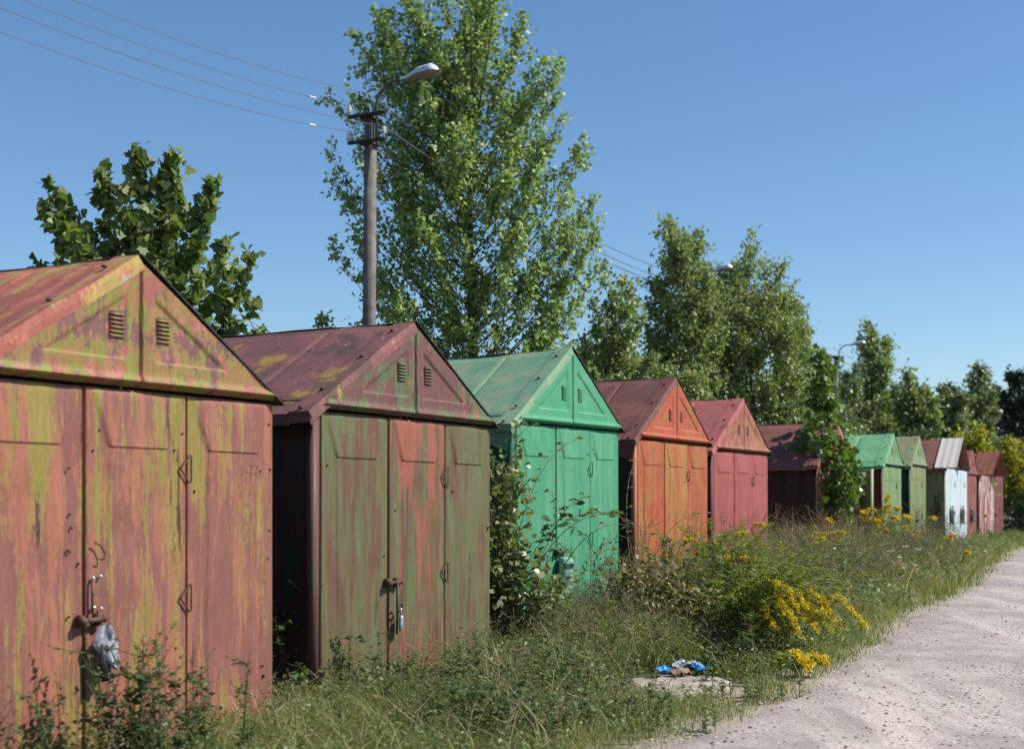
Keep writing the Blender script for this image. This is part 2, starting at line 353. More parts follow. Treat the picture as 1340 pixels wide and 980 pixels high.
_rm = []
def rivet_mesh():
    if not _rm:
        o = MB().sphere((0, 0, 0), (.009, .011, .009), 6).build('rivet', IRON); _rm.append(o.data); bpy.data.objects.remove(o)
    return _rm[0]
_bm = {}
def bolt_mesh(mat):
    if mat.name not in _bm:
        o = MB().sphere((0, 0, 0), (.022, .022, .014), 8).build('roof_bolt', mat); _bm[mat.name] = o.data; bpy.data.objects.remove(o)
    return _bm[mat.name]
def garage(label, xr, yr_, yaw, he, rise, mats, W=2.9, D=5.2, seams=(1.10, 2.04), detail=2, base_drop=.06, seed=0, group='metal garages in the row',
           sag=.0, handles=True, canopy=None, valance=None, latch=True, lean=0.0):
    """xr, yr_: right front corner; yaw: direction of the front from left to right, from +x"""
    ux, uy = math.cos(yaw), math.sin(yaw)
    ox, oy = xr - W * ux, yr_ - W * uy
    zb = float(ground_z(xr, yr_)) - base_drop
    he = he - zb
    g = thing('metal_garage', label, 'garage', (ox, oy, zb), yaw, group)
    g.rotation_euler = (0, R(lean), yaw)
    hw = W / 2
    nx, nz = {2: (64, 140), 1: (36, 70), 0: (16, 30)}[detail]
    # side and back walls, pressed ribs; front backing
    mb = MB()
    yv = np.linspace(.03, D, 60 if detail else 24); zv = np.linspace(0, he + .01, 12)
    Yg, Zg_ = np.meshgrid(yv, zv, indexing='ij')
    rib = .018 * smooth(.25, .45, np.abs(((Yg / .62) % 1) - .5)) * smooth(0, .15, np.minimum(Zg_ - .1, he - .15 - Zg_))
    mb.grid(np.stack([.012 - rib + .02, Yg, Zg_], -1), 0)
    mb.grid(np.stack([W - .012 + rib - .02, Yg, Zg_], -1), 0, True)
    mb.add([(0.03, D, 0), (W - .03, D, 0), (W - .03, D, he), (hw, D, he + rise - .02), (0.03, D, he)], [(0, 1, 2, 3, 4)])
    mb.box((.04, .06, 0), (W - .04, .08, he + .02))
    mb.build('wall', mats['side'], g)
    mb = MB(); mb.box((0.0, -.012, 0), (.085, .05, he - .005)); mb.build('corner_post', mats.get('post', mats['side']), g)
    # door leaves
    dz0 = .05; edges = [.10, seams[0], seams[1], W]
    leaves = []
    for i in range(3):
        x0, x1 = edges[i] + (.014 if i == 0 else .007), edges[i + 1] - (.007 if i < 2 else 0)
        tz = he - .0; tr = tz - .38
        V = hfield(nx, nz, x0, x1, dz0, tz, relief_fun(x0, x1, tz, seed * 3.1 + i * 7.7), -.012 - .006 * (i == 1),
                   extra_z=(tr - .014, tr - .007, tr, tr + .01) if detail else ())
        mb = MB(); mb.grid(V)
        d = mb.build('door_leaf', mats.get('door%d' % i, mats['door']), g, True); leaves.append(d)
        if detail == 2:
            rr = np.random.default_rng(seed * 11 + i)
            for _ in range({1: 12, 4: 4}.get(seed, 3)):
                cx = rr.choice([x0 + .06, x1 - .06, x0 + .12, x1 - .12]) + rr.normal() * .015; cz = rr.uniform(.35, he - .12)
                ro = bpy.data.objects.new('rivet', rivet_mesh()); C.objects.link(ro); ro.parent = d; ro.location = (cx, -.02, cz)
    if handles:
        for hz in (he - .52, he - 1.42): wire_handle(edges[2], hz).build('handle', mats.get('handle', RUSTY), leaves[1])
    if latch:
        mb = MB(); zc = 1.02 if detail < 2 else 1.06
        mb.tube([(edges[1] - .06, -.075, zc), (edges[1] + .10, -.075, zc + .008)], .017, 8)
        mb.sphere((edges[1] - .065, -.075, zc), .03, 8); mb.sphere((edges[1] + .11, -.075, zc + .008), .026, 8)
        mb.box((edges[1] - .075, -.07, zc - .045), (edges[1] - .05, -.02, zc + .04)); mb.box((edges[1] + .07, -.07, zc - .04), (edges[1] + .095, -.02, zc + .04))
        mb.build('hasp', RUSTY if detail == 2 else IRON, leaves[0])
    # gable: two pressed triangular sheets with a rolled lower lip
    z0 = he + .018
    lean_g = .055
    for sgn in (-1, 1):
        nt_, nu = (46, 40) if detail == 2 else ((26, 22) if detail else (14, 12))
        tv = np.unique(np.concatenate([np.linspace(0, 1, nt_), [.015, .03, .05, .08]])); uv = np.unique(np.concatenate([np.linspace(0, 1, nu), [.006, .012]]))
        Tg, U = np.meshgrid(tv, uv, indexing='ij')
        half = (hw - .008) * (1 - Tg) + .0
        xx = .006 + U * (half - .006); zz = Tg * (rise - .02)
        dist_s = xx; dist_b = zz; sl_ = math.hypot(hw, rise); dist_e = ((hw - xx) * rise - zz * hw) / sl_
        dd = np.minimum(np.minimum(dist_s - .13, dist_b - .17), dist_e - .15)
        h = .016 * smooth(.02, -.005, dd) + (fnoise(xx * 3 + seed + sgn, zz * 3) - .5) * .016
        lip = np.clip(1 - zz / .09, 0, 1)
        h = h + lean_g + .020 * smooth(0, .6, lip) - .07 * smooth(.62, 1, lip)
        h = h - .02 * smooth(.014, 0, xx - .006)
        V = np.stack([hw + sgn * xx, -h, z0 + zz], -1)
        mb = MB(); mb.grid(V, 0, sgn > 0)
        ga = mb.build('gable_panel', mats['gable'], g, True)
        # louvred vent
        cx = hw + sgn * .215; cz = z0 + .40; mb = MB()
        nsl = 6
        mb.box((cx - .062, -lean_g - .004, cz - .085), (cx + .062, -lean_g + .01, cz + .085), 1)
        for i in range(nsl):
            zc = cz - .085 + .17 * (i + .35) / nsl
            mb.obox((cx, -lean_g - .010, zc), (.064, 0, 0), (0, .0085, .0085), (0, -.0022, .0022), 0)
        mb.build('vent', [mats['gable'], SHADE_IN], ga)
    # left roof slope with pressed panels
    a = math.atan2(rise, hw); Ls = math.hypot(hw, rise) + .13
    ns, nd = (30, 90) if detail == 2 else ((20, 50) if detail else (10, 24))
    sv = np.unique(np.concatenate([np.linspace(0, Ls, ns), [.09, .105, Ls - .24, Ls - .225, Ls - .012]]))
    yv = np.unique(np.concatenate([np.linspace(-.075, D, nd), [-.063, .15, .165, .82, .835, .86, 2.6, 2.62, 2.66]]))
    Sg, Yg = np.meshgrid(sv, yv, indexing='ij')
    strip = smooth(.165, .15, Yg)
    pan = np.maximum(smooth(.15, .165, Yg) * smooth(.83, .80, Yg), np.maximum(smooth(.84, .87, Yg) * smooth(2.61, 2.58, Yg), smooth(2.64, 2.68, Yg)))
    ins = smooth(.09, .12, Sg) * smooth(Ls - .22, Ls - .25, Sg + .18 * smooth(.5, .9, Yg) * smooth(1.4, 1.0, Yg) * 0)
    h = .03 + .02 * strip + .016 * pan * ins + (fnoise(Sg * 2 + seed, Yg * 1.5) - .5) * .03
    h = h - .05 * smooth(-.066, -.075, Yg) - .05 * smooth(Ls - .012, Ls, Sg) - sag * np.sin(np.clip(Yg / D, 0, 1) * math.pi)
    V = np.stack([hw - Sg * math.cos(a) - h * math.sin(a), Yg, he + rise - Sg * math.sin(a) + h * math.cos(a)], -1)
    mb = MB(); mb.grid(V, 0, True)
    # turned-down front flange and eave flange
    fr = V[:, 0]; dn = np.array((math.sin(a), 0, -math.cos(a))) * .05
    mb.grid(np.stack([fr, fr + dn], 1), 0, False); ev = V[-1]; mb.grid(np.stack([ev, ev + np.array((.004, 0, -.045))], 0), 0, True)
    roof = mb.build('roof', mats['roof'], g, True)
    if detail:
        for q in (.12, .42, .78, .97):
            s_ = q * Ls; c = np.array((hw - s_ * math.cos(a) - .062 * math.sin(a), .045, he + rise - s_ * math.sin(a) + .062 * math.cos(a)))
            bo = bpy.data.objects.new('roof_bolt', bolt_mesh(mats.get('bolt', RUSTY))); C.objects.link(bo); bo.parent = roof; bo.location = tuple(c)
    # right slope, felt covered, its edge standing a little above the ridge
    mb = MB(); n_ = np.array((math.sin(a), 0, math.cos(a))); d_ = np.array((math.cos(a), 0, -math.sin(a)))
    Lr = math.hypot(hw, rise) + .05
    yv = np.linspace(-.085, D + .02, 16); zs_ = -sag * np.sin(np.clip(yv / D, 0, 1) * math.pi)
    wob = .006 * np.sin(yv * 5 + seed)
    def rp(s_, h_):
        Pp = np.array((hw, 0, he + rise)) + d_ * s_ + n_ * h_
        return np.stack([np.full_like(yv, Pp[0]), yv, Pp[2] + zs_ + wob], -1)
    ring = [rp(-.025, .028), rp(-.025, .036), rp(Lr * .5, .022), rp(Lr, .018), rp(Lr, .008), rp(Lr * .5, .010), rp(-.025, .028)]
    Vr = np.stack(ring, 0); mb.grid(Vr, 0)
    for e_ in (0, -1): mb.add(Vr[:6, e_], [(0, 1, 2, 5), (2, 3, 4, 5)])
    mb.build('roof_felt', FELT, g)
    if valance:
        mb = MB(); xe = hw - Ls * math.cos(a); ze = he + rise - Ls * math.sin(a)
        for dx in (0, .006):
            mb.add([(xe + .03 + dx, -.05, ze), (xe + .03 + dx, .75, ze), (xe + .05 + dx, .32, ze - .16), (xe + .05 + dx, .02, ze - .27)], [(0, 1, 2, 3)])
        mb.build('eave_flap', mats[valance], g)
    if canopy:
        mat, dep = canopy; mb = MB()
        for sgn in (-1, 1):
            sv = np.linspace(-.02, math.hypot(hw, rise) + .16, 26); yv = np.linspace(-dep, .28, 14)
            Sg, Yg = np.meshgrid(sv, yv, indexing='ij'); h = .085 + .008 * np.sin(Yg * 30)
            for hh in (0, -.012):
                V = np.stack([hw + sgn * (Sg * math.cos(a) + (h + hh) * math.sin(a)), Yg, he + rise - Sg * math.sin(a) + (h + hh) * math.cos(a)], -1)
                mb.grid(V, 0 if hh == 0 else 1, sgn < 0)
        mb.build('canopy', [mat, SHADE_IN2], g, True)
    g['_w'] = W
    return g, leaves

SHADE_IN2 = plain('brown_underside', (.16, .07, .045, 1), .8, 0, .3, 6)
ST = lambda a=1.0, b=1.0: (9 * a, 9 * a, 1.1 * b)          # vertical streaks
PT = lambda a=1.0: (2.4 * a, 2.4 * a, 2.4 * a)            # patches
mauve, salmon, ygreen, rustd = sr(158, 92, 78), sr(184, 102, 68), sr(162, 144, 44), sr(92, 54, 52)
G1 = dict(door=paint('garage_a_door', mauve, [(salmon, ST(1.2), .47, .56), (sr(152, 88, 88), (7, 7, .9), .54, .64), (rustd, (8, 8, .6), .56, .68), (sr(176, 132, 62), (15, 15, 1.0), .55, .63), (ygreen, (11, 11, .7), .545, .60), (ygreen, (24, 24, 1.5), .60, .65)], val=.64, sat=.86),
          gable=paint('garage_a_gable', sr(178, 94, 72), [(sr(172, 128, 58), (5, 5, 4), .40, .47), (sr(152, 152, 46), (6, 6, 5), .50, .56), (sr(140, 92, 90), (6, 6, 3.4), .52, .58), (sr(205, 108, 88), (8, 8, 6), .57, .62), (sr(150, 150, 50), (16, 16, 10), .58, .62)], val=.64, sat=.86),
          roof=paint('garage_a_roof', sr(160, 84, 66), [(sr(188, 98, 70), (1.2, 7, 2.2), .46, .54), (sr(172, 146, 62), (1.2, 6, 1.6), .53, .60), (sr(175, 160, 140), (3, 3, 3), .63, .69)], val=.90, sat=.86),
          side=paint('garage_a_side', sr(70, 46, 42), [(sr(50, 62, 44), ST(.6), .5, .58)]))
olive = sr(118, 116, 74)
G2 = dict(door=paint('garage_b_door', olive, [(sr(122, 88, 66), ST(1.0, .8), .46, .58), (sr(104, 130, 78), (10, 10, .7), .54, .64), (sr(96, 68, 58), (6, 6, .6), .57, .70), (sr(168, 96, 72), (14, 14, 1.2), .64, .72)]),
          door1=paint('garage_b_mid_door', sr(172, 92, 66), [(sr(120, 98, 68), ST(.8, .7), .42, .54), (sr(112, 126, 78), (10, 10, .6), .52, .62), (sr(112, 76, 62), (6, 6, .6), .57, .70)]),
          gable=paint('garage_b_gable', sr(128, 84, 80), [(sr(108, 122, 80), (3.6, 3.6, 3), .46, .55), (sr(172, 96, 76), (8, 8, 5), .58, .66), (sr(120, 70, 66), (5, 5, 2), .58, .66)]),
          roof=paint('garage_b_roof', sr(112, 76, 74), [(sr(126, 80, 76), (3, 3, 3), .46, .6), (sr(96, 72, 66), (2, 2, 2), .52, .64), (sr(150, 122, 48), (1.3, 1.3, 1.3), .57, .64), (sr(170, 96, 80), (4, 9, 6), .64, .72)]),
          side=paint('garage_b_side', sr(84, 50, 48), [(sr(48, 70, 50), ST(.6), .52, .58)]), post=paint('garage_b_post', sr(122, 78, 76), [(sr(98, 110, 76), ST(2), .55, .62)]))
turq = sr(96, 168, 128)
G3 = dict(door=paint('garage_c_door', sr(70, 158, 116), [(sr(92, 166, 128), ST(.6, .5), .45, .6), (sr(60, 136, 104), (12, 12, .7), .60, .72)], grime=.18, speck=sr(90, 110, 90), scratch=.70, val=.72, sat=.95),
          gable=paint('garage_c_gable', sr(76, 164, 120), [(sr(92, 168, 128), PT(), .45, .6)], grime=.15, speck=sr(90, 110, 90), scratch=.7, val=.72, sat=.95),
          roof=paint('garage_c_roof', sr(110, 146, 116), [(sr(136, 146, 116), (4, 4, 4), .48, .58), (sr(98, 140, 112), PT(), .5, .6), (sr(140, 112, 92), (9, 9, 9), .66, .72)], grime=.25),
          side=paint('garage_c_side', sr(24, 104, 76), grime=.25), handle=paint('garage_c_handle', sr(64, 140, 104), grime=.2))
G4 = dict(door=paint('garage_d_door', sr(196, 98, 62), [(sr(186, 128, 66), ST(.7, .6), .45, .56), (sr(200, 86, 66), (8, 8, .6), .55, .64), (sr(112, 72, 54), (15, 15, 1.2), .60, .70)], grime=.5, val=.66, sat=.98),
          door1=paint('garage_d_mid_door', sr(192, 134, 70), [(sr(196, 96, 62), ST(.8, .6), .52, .6), (sr(104, 72, 50), (15, 15, 1.2), .60, .70)], grime=.5, val=.66, sat=.98),
          gable=paint('garage_d_gable', sr(202, 98, 66), [(sr(178, 122, 68), (4, 4, 4), .52, .6), (sr(150, 84, 60), (4, 4, 4), .58, .66)], val=.66, sat=.98),
          roof=paint('garage_d_roof', sr(108, 70, 66), [(sr(122, 76, 70), PT(), .45, .6), (sr(110, 98, 58), (4, 4, 4), .62, .72)]),
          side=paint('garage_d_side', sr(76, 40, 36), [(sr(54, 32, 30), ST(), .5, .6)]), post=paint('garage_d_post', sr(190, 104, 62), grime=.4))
G5 = dict(door=paint('garage_e_door', sr(182, 84, 76), [(sr(172, 78, 74), ST(), .45, .6), (sr(186, 100, 84), (9, 9, .7), .6, .7)], grime=.3),
          gable=paint('garage_e_gable', sr(176, 100, 78), [(sr(182, 124, 70), (4, 4, 4), .46, .54), (sr(164, 80, 78), (4, 4, 4), .55, .62)]),
          roof=paint('garage_e_roof', sr(160, 82, 80), [(sr(146, 84, 78), PT(), .5, .6), (sr(120, 80, 66), (3, 3, 3), .62, .7)]),
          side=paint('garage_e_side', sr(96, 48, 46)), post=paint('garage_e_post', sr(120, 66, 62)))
G6 = dict(door=paint('garage_f_door', sr(196, 112, 100), [(sr(180, 96, 88), ST(), .5, .6)]), gable=paint('garage_f_gable', sr(196, 114, 100), [(sr(176, 96, 84), PT(), .5, .6)]),
          roof=paint('garage_f_roof', sr(128, 82, 76), [(sr(116, 74, 68), PT(), .45, .6)]), side=paint('garage_f_side', sr(92, 46, 42), [(sr(64, 36, 36), ST(.8), .48, .6)]))
G7 = dict(door=paint('garage_g_door', sr(128, 162, 104), [(sr(112, 150, 98), ST(), .5, .6), (sr(110, 100, 78), (14, 14, 2), .66, .74)], grime=.3),
          gable=paint('garage_g_gable', sr(112, 164, 110), [(sr(132, 168, 114), PT(2), .48, .6)]),
          roof=paint('garage_g_roof', sr(92, 150, 108), [(sr(106, 156, 114), PT(), .45, .6)], grime=.2), side=paint('garage_g_side', sr(124, 52, 50)))
G8 = dict(door=paint('garage_h_door', sr(134, 150, 96), [(sr(112, 150, 104), ST(), .48, .6), (sr(176, 146, 82), (7, 7, .7), .56, .64)], grime=.3),
          gable=paint('garage_h_gable', sr(124, 166, 122), [(sr(160, 160, 104), PT(2), .48, .58), (sr(160, 140, 80), PT(3), .6, .66)]),
          roof=paint('garage_h_roof', sr(118, 134, 98), [(sr(132, 120, 94), PT(), .45, .6)]), side=paint('garage_h_side', sr(40, 84, 60)))
G9 = dict(door=paint('garage_i_door', sr(206, 226, 232), [(sr(190, 212, 222), ST(), .5, .6), (sr(60, 56, 56), (9, 9, 4), .68, .71)], grime=.15),
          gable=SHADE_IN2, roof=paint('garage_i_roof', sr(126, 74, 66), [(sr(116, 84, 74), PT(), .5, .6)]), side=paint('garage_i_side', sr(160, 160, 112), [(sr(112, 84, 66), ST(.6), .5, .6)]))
G10 = dict(door=G9['door'], gable=paint('garage_j_gable', sr(200, 222, 226), [(sr(180, 204, 206), PT(), .5, .6)], grime=.15),
           roof=paint('garage_j_roof', sr(150, 130, 120)), side=paint('garage_j_side', sr(150, 160, 160)))
G11 = dict(door=paint('garage_k_door', sr(150, 72, 64), [(sr(168, 88, 76), ST(), .5, .6), (sr(110, 60, 54), (8, 8, 1), .6, .66)]), gable=paint('garage_k_gable', sr(146, 74, 68)),
           roof=paint('garage_k_roof', sr(142, 82, 78), [(sr(120, 74, 68), PT(), .5, .6)]), side=paint('garage_k_side', sr(96, 56, 50)))
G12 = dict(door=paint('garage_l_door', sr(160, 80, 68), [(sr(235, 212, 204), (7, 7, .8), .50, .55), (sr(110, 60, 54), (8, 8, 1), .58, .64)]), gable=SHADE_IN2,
           roof=paint('garage_l_roof', sr(140, 78, 66)), side=paint('garage_l_side', sr(110, 62, 56)))
G13 = dict(door=paint('garage_m_door', sr(130, 70, 68), [(sr(116, 62, 62), ST(), .5, .6)]), gable=paint('garage_m_gable', sr(128, 68, 66)),
           roof=paint('garage_m_roof', sr(132, 70, 70), [(sr(120, 66, 64), PT(), .5, .6)]), side=paint('garage_m_side', sr(96, 52, 52)))
CAN_W = paint('white_sheet_metal', sr(232, 222, 214), [(sr(150, 130, 120), (5, 5, 3), .62, .68)], grime=.15)
CAN_B = paint('brown_sheet_metal', sr(166, 94, 62), [(sr(140, 80, 56), PT(2), .5, .6)])
YA, YB = R(60.4), R(65)
g1, l1 = garage('large mauve garage with yellow green peeling streaks, nearest in the row', -1.822, 10.8, YA, 2.51, .86, G1, seams=(1.0, 1.95), seed=1)
g2, l2 = garage('olive and rust red garage with a steel padlock, second nearest in the row', -.2305, 14.3, YA, 2.53, .85, G2, seed=2, lean=.25)
g3, l3 = garage('bright turquoise green garage with brambles across its doors', 1.427, 19.1, YA, 2.70, .95, G3, seed=3, sag=.05, valance='roof', lean=-.3)
g4, l4 = garage('orange and ochre garage with brown roof right of the turquoise one', 3.247, 23.7, YA, 2.73, .98, G4, seed=4, valance='roof', lean=.3)
g5, l5 = garage('pinkish red garage with ochre patches on its gable', 4.90, 27.3, YA, 2.69, .94, G5, detail=1, seed=5)
g6, l6 = garage('brown roofed garage standing half hidden behind the maple sapling, a door open', 8.17, 34.0, YA, 2.62, .95, G6, detail=1, seed=6, latch=False)
g7, l7 = garage('pale green garage with bright green roof and red side wall', 10.94, 40.0, YB, 2.76, .85, G7, detail=1, seed=7)
g8, l8 = garage('light green garage with ochre streaks and greyed green roof', 12.56, 43.2, YB, 2.84, .86, G8, detail=1, seed=8)
g9, l9 = garage('light blue garage with white metal sheet on its projecting roof', 14.57, 46.5, YB, 2.87, .88, G9, detail=0, seed=9, canopy=(CAN_W, .38))
g10, l10 = garage('light blue garage with pale gable behind the white roofed one', 15.76, 49.3, YB, 2.89, .80, G10, detail=0, seed=10, W=2.6, seams=(1.0, 1.8))
g11, l11 = garage('plain dull red garage right of the two light blue ones', 17.3, 53.0, YB, 2.78, .86, G11, detail=0, seed=11)
g12, l12 = garage('red garage with white peeling streaks and orange brown projecting roof', 19.2, 56.7, YA, 2.85, .84, G12, detail=0, seed=12, canopy=(CAN_B, .55))
g13, l13 = garage('dark maroon garage at the far end of the row', 21.4, 62.0, YA, 2.95, .75, G13, detail=0, seed=13)
GAR = [g1, g2, g3, g4, g5, g6, g7, g8, g9, g10, g11, g12, g13]
bpy.context.view_layer.update()
def loc(g, x, y, z): return np.array(g.matrix_world @ Vector((x, y, z)))

# faded stencil on the nearest garage
fc = bpy.data.curves.new('number_mark', 'FONT'); fc.body = '1-77'; fc.size = .115; fc.extrude = .001
fo = bpy.data.objects.new('number_mark', fc); C.objects.link(fo); fo.parent = l1[2]; fo.location = (2.50, -.03, 2.02); fo.rotation_euler = (R(90), 0, 0)
fc.materials.append(plain('faded_stencil', sr(104, 62, 58), .7))
_me = bpy.data.meshes.new_from_object(fo.evaluated_get(bpy.context.evaluated_depsgraph_get())); fm = bpy.data.objects.new('number_mark', _me); C.objects.link(fm)
fm.parent = fo.parent; fm.location = fo.location; fm.rotation_euler = fo.rotation_euler; bpy.data.objects.remove(fo); fm.name = 'number_mark'

# sixth garage: right door leaf swung open, green inside
bpy.data.objects.remove(l6[2]); od = empty('open_door'); od.parent = g6; od.location = (2.93, -.03, 0); od.rotation_euler = (0, 0, R(218))
V = hfield(12, 26, .0, .95, .08, 2.36, relief_fun(0, .95, 2.36, 5.0), 0)
mb = MB(); mb.grid(V); mb.add([(0, .03, .08), (.95, .03, .08), (.95, .03, 2.36), (0, .03, 2.36)], [(3, 2, 1, 0)]); mb.build('sheet', paint('open_door_green', sr(150, 186, 150), grime=.2), od)
mb = MB(); mb.box((.93, -.03, .07), (.97, .05, 2.37)); mb.build('door_edge', paint('open_door_edge', sr(160, 180, 140), grime=.2), od)
# reddish sheet standing in the gap before the pale green garage
o = thing('metal_sheet', 'narrow red metal sheet leaning upright beside the pale green garage', 'metal sheet', loc(g7, -.30, .35, .03), YB)
mb = MB(); V = hfield(8, 20, 0, .26, 0, 2.34, lambda X, Z: .012 * np.sin(X * 24), 0); mb.grid(V); mb.box((.0, .02, 0), (.26, .04, 2.34)); mb.build('sheet', paint('red_sheet', sr(176, 90, 84), grime=.25), o)
for zz in (.25, 2.05):
    mb = MB(); mb.box((0.0, .042, zz), (.26, .07, zz + .05)); mb.build('crossbar', IRON, o)

# padlocks and covers: things hanging on the hasps
def padlock(p, yaw, label, s=1.0, body=STEEL, shackle=STEEL, tilt=0):
    o = thing('padlock', label, 'padlock', p, yaw, 'padlocks on the garage doors'); o.rotation_euler = (0, R(tilt), yaw)
    mb = MB(); th = np.linspace(0, 2 * math.pi, 17)[:-1]
    prof = np.stack([.026 * s * np.sign(np.cos(th)) * np.abs(np.cos(th)) ** .5, .013 * s * np.sign(np.sin(th)) * np.abs(np.sin(th)) ** .6], -1)
    rings = [np.stack([prof[:, 0] * q, prof[:, 1] * q, np.full(16, z)], -1) for q, z in ((.85, -.12 * s), (1, -.113 * s), (1, -.037 * s), (.85, -.03 * s))]
    Vv = np.stack([np.concatenate([r_, r_[:1]]) for r_ in rings]); mb.grid(Vv); mb.add(rings[0], [tuple(range(16))[::-1]]); mb.add(rings[-1], [tuple(range(16))])
    mb.build('lock_body', body, o)
    a_ = np.linspace(0, math.pi, 9); mb = MB()
    mb.tube(np.concatenate([[(.017 * s, 0, -.035 * s)], np.stack([.017 * s * np.cos(a_), 0 * a_, .005 + .017 * s * np.sin(a_)], -1), [(-.017 * s, 0, -.035 * s)]]), .0045 * s, 6)
    mb.build('shackle', shackle, o)
    return o
o = padlock(loc(g2, 1.20, -.085, .80), YA + .5, 'small bright steel padlock hanging from a ring on the olive garage door', 1.45, tilt=6)
mb = MB(); e0 = 1.10; zc = 1.06 + 0
mb.tube([(e0 + .03, -.09, zc + .01), (e0 + .03, -.09, zc - .30), (e0 + .028, -.085, zc - .46)], [.012, .012, .009], 8)
a_ = np.linspace(0, 6.28, 15); mb.tube(np.stack([e0 + .075 + .036 * np.cos(a_), 0 * a_ - .088, zc - .225 + .036 * np.sin(a_)], -1), .009, 6)
mb.build('latch_bar', IRON, l2[0])
padlock(loc(g4, 1.14, -.10, .95), YA, 'heavy black padlock hanging on the orange garage door', 2.3, RUBBER, IRON)
# crumpled grey plastic cover over the nearest garage's lock
def hang_sheet(name, label, cat, p, yaw, wd, ht, mat, curl, seed, group=None, taper=(.55, 1.0, .8), close=.0):
    o = thing(name, label, cat, p, yaw, group)
    u = np.linspace(-1, 1, 18); v_ = np.linspace(0, 1, 20); U, Vv = np.meshgrid(u, v_, indexing='ij')
    wdt = wd / 2 * np.interp(Vv, [0, .45, 1], taper)
    bend = curl * (1 - U ** 2) + .05 * (fnoise(U * 2.4 + seed, Vv * 3.5 + seed) - .5) + .022 * np.abs(fnoise(U * 5 + seed, Vv * 6 + seed, 2) - .5) * 2
    X = U * wdt + .055 * Vv ** 2; Yv = -bend - .02 * Vv; Zv = -Vv * ht * (1 - .12 * np.abs(U + .3))
    P = np.stack([X, Yv, Zv], -1); mb = MB(); mb.grid(P); mb.grid(P + np.array((0, .004, 0)), 0, True)
    mb.build('sheet', mat, o, True); return o
PLASTIC = plain('grey_plastic', sr(150, 151, 158), .3, 0, .12, 20)
o = hang_sheet('plastic_cover', 'crumpled pale grey plastic cover hanging over the lock of the nearest garage', 'lock cover', loc(g1, 1.085, -.095, 1.03), YA, .21, .29, PLASTIC, .05, 3, None, (.42, 1.0, .42))
mb = MB(); mb.box((-.055, -.045, -.36), (.02, -.005, -.12)); mb.build('lock', RUBBER, o)
# thin hooked wire and bolts above that lock
mb = MB(); mb.tube([(1.05, -.05, 1.56), (1.10, -.055, 1.54), (1.135, -.06, 1.49), (1.125, -.06, 1.45), (1.09, -.06, 1.45)], .006, 5); mb.tube([(1.04, -.04, 1.32), (1.04, -.045, 1.1)], .007, 5)
mb.build('hook_wire', IRON, l1[1])
mb = MB()
for bx, bz in ((1.05, 1.33), (1.115, 1.34), (1.055, 1.14), (1.12, 1.13)): mb.sphere((bx, -.04, bz), .013, 8)
mb.build('bolt_head', STEEL, l1[1])
# cut plastic bottle over the turquoise garage's lock
BOT = plain('cloudy_plastic', sr(130, 165, 148), .22, 0, .08, 20)
o = thing('plastic_bottle', 'cut clear plastic bottle with white label over the turquoise garage lock', 'plastic bottle', loc(g3, 1.17, -.11, .98), YA)
th = np.linspace(0, 2 * math.pi, 25); zz = np.array([.02, .0, -.03, -.2, -.36]); rr = np.array([.04, .10, .115, .118, .115])
mb = MB(); mb.grid(np.stack([rr[:, None] * np.cos(th), rr[:, None] * .75 * np.sin(th), zz[:, None] + 0 * th], -1)); b_ = mb.build('bottle_body', BOT, o, True)
mb = MB(); th2 = np.linspace(-.9, -.25, 8); q = .1205
mb.grid(np.stack([q * np.cos(th2)[:, None] + np.zeros(2), q * .76 * np.sin(th2)[:, None] + np.zeros(2), np.array([-.27, -.05])[None] + 0 * th2[:, None]], -1)); lb = mb.build('label_sticker', plain('white_label', sr(236, 236, 240), .5, 0, .03), o)
mb = MB()
for i in range(3): mb.obox((.1215 * math.cos(-.6), .1215 * .77 * math.sin(-.6) - .002, -.10 - .05 * i), (.012, .012, 0), (.002, -.002, 0), (0, 0, .009))
mb.build('label_print', plain('blue_print', sr(90, 100, 160), .5), lb)
mb = MB(); th3 = np.linspace(-2.9, -1.0, 10); mb.grid(np.stack([.1205 * np.cos(th3)[:, None] + np.zeros(2), .1205 * .76 * np.sin(th3)[:, None] + np.zeros(2), np.array([-.125, -.06])[None] + 0 * th3[:, None]], -1)); mb.build('dark_band', plain('dark_band', sr(60, 80, 80), .4), o)
# black rubber lock covers on the far garages
for g_, xs_, lab in ((g9, 1.15, 'black rubber flap over the lock of the white roofed garage'), (g10, 1.05, 'black rubber flap over the lock of the pale gabled light blue garage'), (g11, 1.2, 'black rubber flap over the lock of the dull red garage')):
    hang_sheet('lock_cover', lab, 'lock cover', loc(g_, xs_, -.04, 1.42), g_.rotation_euler.z, .62, .62, RUBBER, .06, 2, 'rubber lock covers', (.12, .85, .55))

